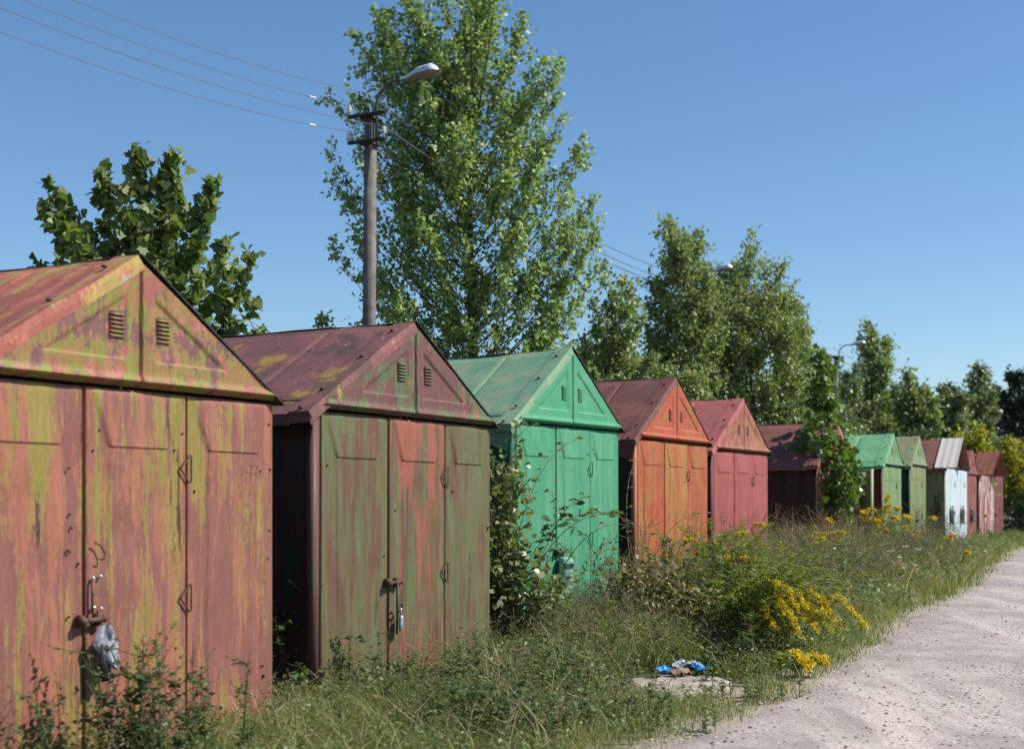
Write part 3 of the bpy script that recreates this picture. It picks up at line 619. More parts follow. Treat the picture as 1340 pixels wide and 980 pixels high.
# ------------------------------------------------------------------ poles, lamps, wires
def pole(x, y, label, detail=1, H=7.6):
    zb = float(ground_z(x, y))
    yaw = R(60.4) - R(90)         # local x points to the road
    o = thing('utility_pole', label, 'lamp post', (x, y, zb), yaw, 'street lamp poles behind the garages')
    o.rotation_euler = (0, R(.5), yaw)
    mb = MB(); P0, P1 = .082, .068
    mb.add([(-P0, -P0, -.3), (P0, -P0, -.3), (P0, P0, -.3), (-P0, P0, -.3), (-P1, -P1, H), (P1, -P1, H), (P1, P1, H), (-P1, P1, H)], [(3,2,1,0),(4,5,6,7),(0,1,5,4),(1,2,6,5),(2,3,7,6),(3,0,4,7)])
    mb.build('post', CONCRETE_P, o)
    for z_ in (H - .06, H - .46):
        mb = MB(); mb.box((-.33, -.10 - .05, z_ - .025), (.36, -.105, z_ + .025)); mb.box((-.02, -.148, z_ - .06), (.02, .11, z_ - .03)); mb.box((-.115, -.115, z_ - .05), (.115, .115, z_ - .028))
        ca = mb.build('crossarm', IRON, o)
        for x_ in (-.31, .34):
            if x_ > 0 and z_ > H - .2: continue
            mb = MB(); mb.tube([(x_, -.13, z_ + .02), (x_, -.13, z_ + .08)], .009, 6)
            for i, r_ in enumerate((.034, .044, .036, .03)): mb.sphere((x_, -.13, z_ + .085 + .028 * i), (r_, r_, .022), 8)
            mb.build('insulator', PORCELAIN, ca)
    mb = MB(); q = [(.11, 0, H - .5), (.11, 0, H + .10)] + [(.11 + .42 * (1 - math.cos(a)), 0, H + .10 + .34 * math.sin(a)) for a in np.linspace(.15, 1.45, 9)] + [(.62, 0, H + .445)]
    mb.tube(q, .024, 8); mb.build('lamp_arm', ARM, o)
    # luminaire: long shallow shell, glass underneath
    lo = empty('lamp_head'); lo.parent = o; lo.location = (.56, 0, H + .445); lo.rotation_euler = (0, R(-6), 0)
    u = np.linspace(0, 1, 20); th = np.linspace(0, math.pi, 13)
    hw_ = .05 + .085 * smooth(.12, .55, u); hw_[-1] = .02; hw_[-2] = .09; hw_[-3] = .12
    hh = .055 + .075 * smooth(.05, .6, u); hh[-1] = .02; hh[-2] = .075; hh[-3] = .105
    V = np.stack([u[:, None] * .68 + 0 * th, hw_[:, None] * np.cos(th), -.03 + hh[:, None] * np.sin(th)], -1)
    mb = MB(); mb.grid(V, 0, True); mb.add(V[0], [tuple(range(13))]); mb.build('lamp_shell', SHELL, lo, True)
    V = np.stack([u[:, None] * .66 + .01 + 0 * th, hw_[:, None] * .97 * np.cos(th), -.032 - (.02 + .035 * smooth(.25, .5, u) * smooth(1, .85, u))[:, None] * np.sin(th)], -1)
    mb = MB(); mb.grid(V); mb.build('lamp_lens', GLASS_L, lo, True)
    return o
CONCRETE_P = plain('pole_concrete', (.125, .112, .104, 1), .9, 0, .3, 7, .5)
PORCELAIN = plain('porcelain', (.62, .60, .56, 1), .3, 0, .1, 20)
ARM = plain('painted_arm', (.07, .075, .07, 1), .5, .3, .3, 20)
SHELL = plain('grey_aluminium', (.55, .58, .64, 1), .4, .2, .1, 10)
GLASS_L = plain('lamp_glass', (.20, .17, .14, 1), .25, 0, .2, 10)
poles = [(-2.24, 22.0, 'tall concrete lamp post in full view before the big poplar'), (5.05, 40.5, 'concrete lamp post buried in the middle tree, its white lamp head peeping out'),
         (13.5, 59.5, 'lamp post above the maple sapling with curved arm and white lamp'), (29.6, 93.0, 'farthest lamp post low over the yellow bush at the right')]
PO = [pole(x, y, l) for x, y, l in poles]
bpy.context.view_layer.update()
H = 7.6
zero = Matrix.Translation((-9.8, 3.3, 0)) @ Matrix.Rotation(R(60.4) - R(90), 4, 'Z')
WP = [(-.31, -.13, H + .12), (-.31, -.13, H - .28), (.34, -.13, H - .28), (.0, -.13, H + .28)]
names = ['upper left', 'lower left', 'lower right', 'topmost']
WIRE = plain('wire_aluminium', (.11, .11, .12, 1), .6, 0, .1, 5); SLEEVE = plain('wire_sleeve', (.7, .7, .7, 1), .4, 0, .1)
def wire(A, B, sag, r, label):
    tt = np.linspace(0, 1, 40)[:, None]; P = A + (B - A) * tt; P[:, 2] -= sag * 4 * (tt * (1 - tt))[:, 0]
    o = thing('power_line', label, 'wire', tuple(A), 0, 'overhead wires'); mb = MB(); mb.tube(P - A, r, 5); mb.build('cable', WIRE, o); return o, P - A
ends = [zero] + [p_.matrix_world for p_ in PO]
spanlab = ['in the open sky left of the tall lamp post', 'between the big poplar and the middle tree', 'above the sapling towards the third lamp post', 'towards the farthest lamp post']
for s_ in range(4):
    for i, q in enumerate(WP):
        A = np.array(ends[s_ + 1] @ Vector(q)); B = np.array(ends[s_] @ Vector(q))
        o, P = wire(A, B, (.74 if s_ == 0 else .3) + .03 * i, .0042 if s_ == 0 else .009, 'thin wire, %s of four, %s' % (names[i], spanlab[s_]))
        if s_ == 0 and i in (0, 1):
            k_ = 2; mb = MB(); d_ = P[k_ + 1] - P[k_]; mb.tube([P[k_], P[k_] + d_ * .35], .013, 6); mb.build('splice', SLEEVE, o)

# ------------------------------------------------------------------ foliage tools
def unit(v): return v / (np.linalg.norm(v, axis=-1, keepdims=True) + 1e-9)
LEAF_OVAL = (np.array([(0, 0), (.28, .30), (.5, .33), (.0, 0)]),)
def tpl_kite():   return np.array([(0, 0, 0), (.42, -.36, .06), (1, 0, -.04), (.42, .36, .06)])
def tpl_oval():   return np.array([(0, 0, 0), (.25, -.27, .05), (.62, -.27, .03), (1, 0, -.10), (.62, .27, .03), (.25, .27, .05)])
def tpl_lance():  return np.array([(0, 0, 0), (.35, -.10, .02), (1, 0, -.14), (.35, .10, .02)])
def tpl_maple():
    pts = [(0, 0), (.02, -.30), (-.08, -.46), (.20, -.42), (.36, -.62), (.46, -.30), (.62, -.34), (1.02, 0), (.62, .34), (.46, .30), (.36, .62), (.20, .42), (-.08, .46), (.02, .30)]
    return np.array([(x, y, .10 * abs(y) - .14 * x * x) for x, y in pts])
def place_leaves(mb, P, D, N, size, tpl, m=0):
    """P points, D leaf axis, N approximate leaf normal"""
    D = unit(D); B = unit(np.cross(N, D)); N = np.cross(D, B)
    V = P[:, None] + size[:, None, None] * (tpl[None, :, 0:1] * D[:, None] + tpl[None, :, 1:2] * B[:, None] + tpl[None, :, 2:3] * N[:, None])
    k = len(tpl); mb.add(V.reshape(-1, 3), np.arange(len(P) * k).reshape(-1, k), m)
def bez(a, b, c, n):
    t_ = np.linspace(0, 1, n)[:, None]; return (1 - t_) ** 2 * a + 2 * t_ * (1 - t_) * b + t_ ** 2 * c
def in_poly(pts, poly):
    x, y = pts[:, 0], pts[:, 1]; r = np.zeros(len(pts), bool); n = len(poly); j = n - 1
    for i in range(n):
        xi, yi = poly[i]; xj, yj = poly[j]
        r ^= ((yi > y) != (yj > y)) & (x < (xj - xi) * (y - yi) / (yj - yi + 1e-12) + xi); j = i
    return r

def tree(name, label, cat, group, poly_px, Zd, trunk_px, n_br, n_leaf, leaf, tpl, lmat, bark=BARK, seed=1, tips_px=(), trunk_r=.12, spread=.30, thick=.8,
         droop=0.0, asc=.9, wind=(0, 0, 0), tube_k=4, facing=.75, twig=.5, top_px=None):
    """crown outline in the photograph at depth Zd gives real size; branches rise from the trunk to tips spread through its volume"""
    r = np.random.default_rng(seed)
    poly = np.array([at(px, py, Zd)[[0, 2]] for px, py in poly_px])
    x0, z0 = poly.min(0); x1, z1 = poly.max(0)
    tb = at(trunk_px, 700, Zd); zb = float(ground_z(tb[0], Zd)); xc = tb[0]
    cx = (x0 + x1) / 2; hwid = (x1 - x0) / 2
    cand = np.stack([r.uniform(x0, x1, n_br * 40), r.uniform(z0, z1, n_br * 40)], -1); cand = cand[in_poly(cand, poly)]
    # stratify: keep mutually distant tips
    keep = [cand[0]]; md = math.sqrt((x1 - x0) * (z1 - z0) / n_br) * .42
    for c in cand[1:]:
        if len(keep) >= n_br: break
        if np.min(np.linalg.norm(np.array(keep) - c, axis=1)) > md or r.random() < .25: keep.append(c)
    keep = np.array(keep)
    rel = np.clip((keep[:, 0] - cx) / hwid, -1, 1)
    yo = (r.random(len(keep)) * 2 - 1) * thick * hwid * np.sqrt(np.clip(1 - rel ** 2, .05, 1))
    tips = np.stack([keep[:, 0], Zd + yo, keep[:, 1]], -1)
    ex = np.array([at(px, py, Zd) for px, py in tips_px]).reshape(-1, 3)
    ex[:, 1] += r.normal(size=len(ex)) * .12 * hwid
    tips = np.concatenate([tips, ex]) if len(ex) else tips
    ztop = (at(*top_px, Zd)[2] if top_px else z1 - .15 * (z1 - z0))
    xtop = at(*top_px, Zd)[0] if top_px else cx
    o = thing(name, label, cat, (xc, Zd, zb), 0, group)
    O = np.array((xc, Zd, zb))
    mbt = MB(); tz = np.linspace(0, 1, 12)
    trunkP = lambda q: np.stack([xc + (xtop - xc) * q ** 1.5 + .06 * np.sin(q * 7 + seed), Zd + .08 * np.sin(q * 5 + seed * 2), zb - .1 + (ztop - zb + .1) * q], -1)
    mbt.tube(trunkP(tz) - O, trunk_r * (1 - .9 * tz) + .008, 8); trunk = mbt.build('trunk', bark, o, True)
    mbb = MB(); Ps, Ds, Rr = [], [], []
    nl = max(4, int(n_leaf / len(tips)))
    for T in tips:
        hd = math.hypot(T[0] - xc, T[1] - Zd)
        zs = np.clip(T[2] - asc * hd - r.uniform(.2, .8), max(zb + .2, z0 - (z1 - z0) * .25), min(ztop - .05, T[2] - .05))
        q = np.clip((zs - zb) / (ztop - zb), 0.02, .98); A = trunkP(np.array([q]))[0]
        ctrl = A * .45 + T * .55 + np.array((0, 0, -.18 * hd)) + r.normal(size=3) * .06 * hd
        T2 = T + np.asarray(wind) * r.uniform(.4, 1.2); n_ = 9
        Bz = bez(A, ctrl, T2, n_)
        rb = np.clip(.0055 * np.linalg.norm(T2 - A), .003, trunk_r * .35)
        mbb.tube(Bz - O, rb * (1 - .85 * np.linspace(0, 1, n_)), tube_k, cap=False)
        # leaves in twig sprays along the outer part
        m_ = nl; tt = .25 + .78 * np.sqrt(r.random(m_)) if True else 0
        tt = np.clip(tt, 0, 1.0); idx = np.clip(tt * (n_ - 1), 0, n_ - 1.001); i0 = idx.astype(int); fr = (idx - i0)[:, None]
        base = Bz[i0] * (1 - fr) + Bz[i0 + 1] * fr; tan = unit(Bz[i0 + 1] - Bz[i0])
        nspr = max(2, m_ // 9); sp = r.integers(0, nspr, m_)
        sdir = unit(r.normal(size=(nspr, 3)) + np.array((0, 0, .45 - droop * 1.6)))
        slen = spread * (.35 + 1.0 * r.random(nspr)); st = .25 + .75 * np.sqrt(r.random(nspr)); si = np.clip(st * (n_ - 1), 0, n_ - 1.001); sj = si.astype(int); sf = (si - sj)[:, None]
        sbase = Bz[sj] * (1 - sf) + Bz[sj + 1] * sf; stan = unit(Bz[sj + 1] - Bz[sj]); slen = slen * (1.15 - .75 * st)
        sdir = unit(sdir + stan * .9)
        u = r.random(m_) ** .7
        tw = r.random(m_) < twig
        Pl = np.where(tw[:, None], sbase[sp] + sdir[sp] * (slen[sp] * u)[:, None] + r.normal(size=(m_, 3)) * leaf * .35,
                      base + r.normal(size=(m_, 3)) * (spread * .36 * (1.05 - .85 * tt))[:, None])
        Pl = Pl + np.array((0, 0, -droop)) * (r.random(m_) * spread)[:, None]
        Dl = unit(np.where(tw[:, None], sdir[sp], tan) * .6 + r.normal(size=(m_, 3)) * .7 + np.array((0, 0, -.35 - droop)))
        Ps.append(Pl); Ds.append(Dl)
        for s_ in range(0, nspr):
            if r.random() < .55: mbb.tube(np.array([sbase[s_], sbase[s_] + sdir[s_] * slen[s_] * .95]) - O, [.005, .002], 3, cap=False)
    mbb.build('branch', bark, trunk)
    P = np.concatenate(Ps); D = np.concatenate(Ds)
    Nn = unit(r.normal(size=P.shape) + np.array((0, 0, .5)) + facing * np.array((.6, -.6, .3)))
    mb = MB(); place_leaves(mb, P - O, D, Nn, leaf * r.uniform(.6, 1.25, len(P)), tpl, 0); mb.build('crown', lmat, o)
    return o

G_ = lambda r, g, b: (r, g, b, 1)
L_MAPLE = leaf_mat('maple_leaf', [G_(0.068, 0.118, 0.029), G_(0.102, 0.166, 0.039), G_(0.135, 0.205, 0.046), G_(0.221, 0.253, 0.078), G_(0.102, 0.158, 0.041)], G_(.16, .20, .10), .3, .5, (G_(.10, .06, .025), .9, .58, .70))
L_POPLAR = leaf_mat('poplar_leaf', [G_(0.159, 0.241, 0.077), G_(0.215, 0.308, 0.094), G_(0.271, 0.374, 0.121), G_(0.372, 0.456, 0.188)], G_(.22, .25, .17), .3, .52)
L_MID = leaf_mat('aspen_leaf', [G_(0.128, 0.199, 0.071), G_(0.174, 0.258, 0.084), G_(0.230, 0.302, 0.116), G_(0.300, 0.302, 0.116)], G_(.22, .24, .17),   .3, .52, (G_(.10, .07, .025), .35, .56, .68))
L_WILLOW = leaf_mat('willow_leaf', [G_(0.121, 0.172, 0.069), G_(0.172, 0.224, 0.095), G_(0.224, 0.267, 0.129)], G_(.15, .18, .11), .25, .42)
L_DARK = leaf_mat('dark_leaf', [G_(0.060, 0.103, 0.041), G_(0.085, 0.138, 0.051), G_(0.129, 0.181, 0.069)], None, .2, .5)
L_PINE = leaf_mat('pine_needle', [G_(0.017, 0.034, 0.022), G_(0.026, 0.046, 0.029), G_(0.036, 0.058, 0.034)], None, .12, .55)
L_YEL = leaf_mat('yellow_green_leaf', [G_(0.176, 0.191, 0.023), G_(0.293, 0.277, 0.030), G_(0.381, 0.337, 0.043), G_(0.131, 0.161, 0.030)], None, .35, .45)
L_SAP = leaf_mat('sapling_leaf', [G_(0.078, 0.142, 0.026), G_(0.110, 0.193, 0.031), G_(0.157, 0.242, 0.050), G_(0.078, 0.128, 0.028)], G_(.13, .18, .08), .33, .36)

# maple behind the nearest garage
tree('maple_tree', 'dark maple tree with reddish shoot tips rising behind the nearest garage', 'tree', 'trees behind the garages',
     [(34, 363), (40, 348), (66, 324), (62, 274), (84, 274), (100, 310), (116, 298), (124, 263), (140, 263), (154, 290), (172, 244), (192, 240), (208, 274), (220, 240), (238, 240), (246, 288), (264, 276), (286, 280), (286, 318), (312, 340), (318, 390), (326, 414), (312, 448), (318, 450), (300, 480), (100, 480), (30, 438)],
     16.5, 185, 90, 8200, .108, tpl_maple(), L_MAPLE, seed=3, tips_px=[(70, 248), (128, 234), (184, 210), (228, 206), (276, 250), (74, 244), (132, 228), (188, 208), (232, 204), (280, 246), (70, 268), (180, 233), (232, 233), (276, 273), (128, 258), (328, 340), (340, 400), (334, 440), (300, 318), (60, 280), (225, 228)], trunk_r=.13, spread=.33, thick=.7, top_px=(190, 278), facing=.75)
# the big poplar
tree('poplar_tree', 'tallest leafy poplar, wind blown, behind the concrete lamp post', 'tree', 'trees behind the garages',
     [(470, 480), (468, 330), (462, 240), (476, 180), (470, 130), (490, 80), (505, 20), (515, -30), (535, -30), (560, 70), (585, 60), (600, -40), (640, -30), (670, 40), (690, 80), (715, 130), (722, 200), (745, 215), (750, 260), (768, 280), (764, 340), (756, 370), (765, 430), (750, 500), (480, 500)],
     24, 612, 160, 50000, .090, tpl_kite(), L_POPLAR, BARK, seed=5, tips_px=[(514, -60), (535, -20), (600, -70), (625, -40), (462, 40), (452, 105), (446, 150), (500, 30), (512, -50), (530, -10), (545, 20), (604, -60), (630, -50), (660, -10), (735, 130), (745, 170), (770, 210), (780, 285), (786, 320), (440, 215), (446, 250), (440, 330), (770, 390), (430, 436), (730, 115), (768, 190), (784, 265), (740, 85), (690, 40), (445, 250), (425, 425), (772, 330), (716, 95), (655, 0), (560, 75), (790, 352), (788, 300), (500, 60)],
     trunk_r=.15, spread=.62, thick=.6, asc=.85, wind=(-.10, 0, .12), twig=.8, top_px=(622, 170), facing=.75)
# thinner trees between the poplar and the middle tree
tree('young_poplar', 'slim sparse young tree between the big poplar and the middle tree', 'tree', 'trees behind the garages',
     [(750, 500), (762, 440), (790, 400), (812, 392), (824, 370), (842, 400), (856, 440), (862, 510)], 29, 806, 46, 6500, .105, tpl_kite(), L_MID, BARK_PALE, seed=8, tips_px=[(790, 350), (815, 366), (832, 398), (776, 398), (800, 384)], trunk_r=.06, spread=.5, thick=.7, top_px=(808, 420))
# middle tree, two close stems
tree('aspen_tree', 'middle tree with reddish brown tinted top around the hidden lamp head', 'tree', 'trees behind the garages',
     [(846, 520), (846, 450), (850, 380), (866, 372), (868, 300), (886, 300), (898, 296), (914, 316), (920, 356), (934, 420), (936, 530)], 33.5, 902, 75, 16000, .102, tpl_kite(), L_MID, BARK, seed=10, tips_px=[(868, 286), (884, 300), (915, 306), (850, 368), (846, 400), (930, 385), (942, 400), (948, 430), (940, 460), (850, 440)], trunk_r=.11, spread=.75, thick=.9, asc=.35, twig=.75, top_px=(896, 350))
tree('aspen_tree', 'broad rounded tree right of the reddish topped middle tree', 'tree', 'trees behind the garages',
     [(905, 530), (912, 430), (930, 398), (955, 385), (975, 352), (1000, 360), (1024, 382), (1042, 414), (1054, 450), (1062, 500), (1064, 560), (930, 560)], 36, 985, 110, 26000, .102, tpl_kite(), L_MID, BARK, seed=11, tips_px=[(980, 312), (986, 330), (1024, 352), (1044, 398), (1056, 436), (925, 410), (1010, 350), (1034, 384), (1050, 420), (1058, 470), (1060, 510)], trunk_r=.13, spread=.8, thick=.9, asc=.25, twig=.75, top_px=(984, 400))
tree('aspen_tree', 'narrow leafy tree squeezed between the two middle trees', 'tree', 'trees behind the garages',
     [(880, 520), (890, 430), (905, 366), (940, 358), (975, 356), (990, 430), (996, 520)], 44, 938, 90, 16000, .11, tpl_kite(), L_MID, BARK, seed=14, tips_px=[(916, 346), (930, 356), (944, 352), (960, 346), (974, 340), (925, 352), (966, 352), (952, 360)], trunk_r=.08, spread=.6, thick=.8, top_px=(944, 400))
tree('aspen_tree', 'lower rounded tree on the right shoulder of the middle clump', 'tree', 'trees behind the garages',
     [(1004, 540), (1010, 440), (1026, 396), (1044, 414), (1056, 450), (1066, 500), (1068, 560), (1010, 560)], 39, 1040, 60, 9500, .108, tpl_kite(), L_MID, BARK, seed=15, tips_px=[(1030, 386), (1046, 404), (1056, 440), (1064, 480)], trunk_r=.08, spread=.7, thick=.9, asc=.3, top_px=(1036, 420))
tree('aspen_tree', 'low leafy tree filling the gap under the middle trees', 'tree', 'trees behind the garages',
     [(720, 540), (730, 470), (790, 452), (850, 468), (900, 478), (940, 540)], 31, 820, 80, 13000, .102, tpl_kite(), L_MID, BARK, seed=12, trunk_r=.09, spread=.6, thick=.5)
# far trees towards the right
far = [
 ('willow_tree', 'pale olive tree just right of the broad rounded tree', [(1040, 600), (1046, 500), (1070, 470), (1090, 480), (1112, 500), (1150, 520), (1160, 600)], 63, 1090, 60, 7000, .17, L_WILLOW, [(1074, 462), (1108, 492), (1120, 480)], 0),
 ('birch_tree', 'slender tall tree with pointed shoots beside the third lamp post', [(1118, 600), (1122, 500), (1130, 470), (1132, 440), (1146, 440), (1154, 470), (1166, 470), (1172, 510), (1178, 600)], 66, 1148, 60, 7000, .16, L_MID, [(1134, 424), (1140, 436), (1128, 446), (1160, 446), (1162, 460), (1130, 478)], 0),
 ('birch_tree', 'shorter dark tree with a thin spike right of the slender tree', [(1170, 600), (1176, 530), (1186, 510), (1200, 516), (1222, 524), (1232, 600)], 64, 1200, 46, 5200, .18, L_MID, [(1187, 490), (1190, 506), (1212, 514)], 0),
 ('birch_tree', 'greyish round tree above the light blue garages', [(1212, 610), (1220, 530), (1240, 516), (1262, 524), (1276, 600)], 68, 1242, 46, 5000, .18, L_WILLOW, [(1234, 510)], 0),
 ('birch_tree', 'feathery tall birch in front of the dark pines', [(1256, 610), (1262, 530), (1268, 500), (1276, 486), (1290, 490), (1302, 530), (1312, 610)], 88, 1284, 60, 6500, .20, L_WILLOW, [(1278, 474), (1284, 478), (1270, 490), (1292, 488)], .4),
 ('pine_tree', 'dark pine at the right edge of the view', [(1302, 620), (1306, 510), (1318, 494), (1336, 492), (1352, 500), (1364, 620)], 105, 1332, 60, 6500, .26, L_PINE, [(1322, 490), (1336, 490)], 0),
 ('pine_tree', 'dark pine peeping out left of the feathery birch', [(1226, 600), (1232, 520), (1246, 510), (1262, 516), (1268, 600)], 110, 1248, 40, 4500, .26, L_PINE, [(1240, 506)], 0),
 ('pine_tree', 'dark pine standing between the feathery birch and the edge pine', [(1286, 620), (1290, 530), (1302, 512), (1318, 520), (1324, 620)], 112, 1304, 40, 4500, .26, L_PINE, [(1302, 508)], 0),
 ('pine_tree', 'dark pine beyond the right edge of the picture', [(1350, 620), (1356, 510), (1380, 480), (1404, 510), (1412, 620)], 108, 1380, 40, 3500, .28, L_PINE, [], 0),
]
for i, (nm, lab, poly, Zd, tx, nb, nl, lf, mt, tips, dr) in enumerate(far):
    tree(nm, lab, 'tree', 'far trees', poly, Zd, tx, nb, int(nl * 1.9), lf * 1.1, tpl_kite(), mt, BARK, seed=30 + i, tips_px=tips, trunk_r=.14, spread=1.0, thick=.8, droop=dr, tube_k=3)
# yellow-green shrubs beyond the far garages and the hedge at the row's end
for i, (lab, poly, Zd, tx, nb, nl, lf, mt) in enumerate([
 ('tall yellow green shrub behind the light blue garages', [(1222, 600), (1232, 570), (1256, 552), (1280, 540), (1298, 556), (1304, 600), (1300, 640), (1230, 640)], 60, 1268, 50, 5200, .17, L_YEL),
 ('lower yellow shrub at the right edge behind the last garages', [(1290, 650), (1296, 590), (1316, 572), (1340, 568), (1372, 580), (1380, 650)], 66, 1335, 50, 5200, .17, L_YEL),
 ('dark green bush at the end of the row right of the maroon garage', [(1308, 712), (1312, 640), (1326, 622), (1352, 612), (1392, 640), (1400, 712)], 66, 1346, 60, 6000, .16, L_DARK),
 ('dull green bush in the gap behind the bright green roof', [(1126, 640), (1130, 570), (1160, 552), (1200, 560), (1236, 570), (1240, 640)], 62, 1185, 50, 6000, .16, L_DARK),
 ('olive bush behind the brown roofed garage', [(1040, 640), (1044, 540), (1076, 520), (1112, 530), (1130, 560), (1134, 640)], 52, 1088, 46, 5000, .15, L_WILLOW)]):
    tree('shrub', lab, 'shrub', 'shrubs behind the far garages', poly, Zd, tx, nb, nl, lf, tpl_kite(), mt, BARK, seed=50 + i, trunk_r=.07, spread=.8, thick=.7, asc=.8, tube_k=3)
# far wood closing the horizon
r = np.random.default_rng(77); mb = MB(); Pall = []
for i in range(120):
    a_ = R(-40 + 90 * i / 119); d_ = r.uniform(150, 190); c = np.array((math.sin(a_) * d_, math.cos(a_) * d_, 0)); hgt = r.uniform(10, 14) * (1.15 if r.random() < .2 else 1)
    m_ = 420; u = r.normal(size=(m_, 3)); u /= np.linalg.norm(u, axis=1)[:, None]; u *= r.random((m_, 1)) ** .4
    Pall.append(c + np.array((0, 0, hgt * .5)) + u * np.array((4.2, 3.5, hgt * .5)) * (1 - .25 * u[:, 2:3]))
P = np.concatenate(Pall); place_leaves(mb, P, r.normal(size=P.shape), r.normal(size=P.shape) + np.array((0, 0, .6)), r.uniform(.5, 1.1, len(P)), tpl_kite())
tag(mb.build('far_wood', L_DARK), 'dark green wood along the horizon far behind the garages', 'wood', kind='stuff')

# ------------------------------------------------------------------ undergrowth
foot = []
for g_ in GAR:
    foot.append((np.array(g_.location[:2]), g_.rotation_euler.z, g_['_w']))
def outside(x, y, pad=.03):
    ok = np.ones(len(x), bool)
    for o_, yw, W_ in foot:
        dx, dy = x - o_[0], y - o_[1]; lx = dx * math.cos(yw) + dy * math.sin(yw); ly = -dx * math.sin(yw) + dy * math.cos(yw)
        ok &= ~((lx > -pad) & (lx < W_ + pad) & (ly > -.06) & (ly < 5.3))
    return ok
PATCH = (1.55, 13.3)
def bare(x, y):
    d = np.hypot((x - PATCH[0]) / .75, (y - PATCH[1]) / 1.0); return smooth(.75, 1.15, d + .35 * (fnoise(x * 3, y * 3) - .5))

def blades(n, ymin, ymax, back, hfun, wid, bend, mats, name, label, cat, seed, dens=None, over=.15, stuff=True, ypow=1.0):
    over = .5
    r = np.random.default_rng(seed)
    y = ymin + (ymax - ymin) * r.random(n * 2) ** ypow; xe = road_x(y); q = r.random(n * 2); x = xe + over - q * (back + over)
    keep = outside(x, y)
    dn = smooth(-over, .75, xe - x + .7 * (fnoise(x * 1.6, y * 1.6) - .5)) * bare(x, y)
    if dens is not None: dn = dn * dens(x, y)
    keep &= r.random(n * 2) < dn
    x, y = x[keep][:n], y[keep][:n]; n = len(x)
    h = hfun(x, y) * r.uniform(.5, 1.2, n) * smooth(-.7, .5, road_x(y) - x); th = r.random(n) * 6.283; bd = bend * h * r.uniform(.3, 1.3, n)
    dx, dy = np.cos(th), np.sin(th); ph = r.random(n) * 6.283; wx, wy = np.cos(ph), np.sin(ph)
    wd = wid * r.uniform(.6, 1.4, n) * np.clip(y / 14, .8, 3.0)
    z = ground_z(x, y) - .01
    V = np.zeros((n, 8, 3))
    for i, (t_, ww) in enumerate(((0, 1), (.4, .85), (.75, .55), (1, .08))):
        px = x + dx * bd * t_ ** 2; py = y + dy * bd * t_ ** 2; pz = z + h * (t_ - .25 * bend * t_ ** 3)
        V[:, 2*i] = np.stack([px - wx * wd * ww, py - wy * wd * ww, pz], -1); V[:, 2*i+1] = np.stack([px + wx * wd * ww, py + wy * wd * ww, pz], -1)
    F = np.array([(0, 1, 3, 2), (2, 3, 5, 4), (4, 5, 7, 6)])
    mb = MB(); mb.add(V.reshape(-1, 3), (F[None] + 8 * np.arange(n)[:, None, None]).reshape(-1, 4))
    return tag(mb.build(name, mats), label, cat, kind='stuff')
L_GRASS = leaf_mat('grass_blade', [G_(0.084, 0.131, 0.027), G_(0.121, 0.177, 0.039), G_(0.169, 0.214, 0.054), G_(0.240, 0.230, 0.092)], None, .3, .5)
L_DRY = leaf_mat('dry_grass_blade', [G_(0.364, 0.294, 0.154), G_(0.475, 0.378, 0.210), G_(0.279, 0.216, 0.112), G_(0.223, 0.210, 0.084)], None, .25, .6)
L_WEED = leaf_mat('weed_leaf', [G_(0.059, 0.107, 0.028), G_(0.084, 0.143, 0.040), G_(0.119, 0.178, 0.057), G_(0.158, 0.186, 0.071)], G_(.13, .15, .10), .28, .5)
L_WEED_G = leaf_mat('grey_green_weed_leaf', [G_(0.098, 0.118, 0.059), G_(0.131, 0.150, 0.078), G_(0.170, 0.183, 0.111), G_(0.183, 0.157, 0.092)], G_(.20, .21, .17), .22, .6)
L_WEED_D = leaf_mat('dark_weed_leaf', [G_(0.035, 0.070, 0.028), G_(0.049, 0.095, 0.036), G_(0.077, 0.126, 0.049), G_(0.112, 0.140, 0.056)], None, .28, .5)
L_BRAM = leaf_mat('bramble_leaf', [G_(0.066, 0.105, 0.029), G_(0.099, 0.139, 0.040), G_(0.145, 0.165, 0.046), G_(0.184, 0.178, 0.053)], G_(.24, .26, .21), .3, .4)
L_BRAM2 = leaf_mat('rusty_bramble_leaf', [G_(0.102, 0.114, 0.036), G_(0.168, 0.162, 0.054), G_(0.228, 0.174, 0.072), G_(0.204, 0.102, 0.042), G_(0.090, 0.114, 0.036)], G_(.20, .2, .14), .28, .5)
L_GOLDL = leaf_mat('goldenrod_leaf', [G_(0.134, 0.186, 0.036), G_(0.189, 0.243, 0.051), G_(0.237, 0.257, 0.072), G_(0.110, 0.157, 0.036)], None, .32, .5)
L_FLOW = leaf_mat('goldenrod_flower', [G_(0.629, 0.442, 0.013), G_(0.722, 0.544, 0.025), G_(0.561, 0.374, 0.013)], None, .3, .6)
L_WHITE = leaf_mat('white_floret', [G_(0.510, 0.510, 0.476), G_(0.595, 0.595, 0.570), G_(0.425, 0.425, 0.357)], None, .2, .6)
L_SEED = leaf_mat('dry_seed_head', [G_(.22, .15, .09), G_(.30, .22, .14), G_(.15, .10, .06)], None, .15, .7)

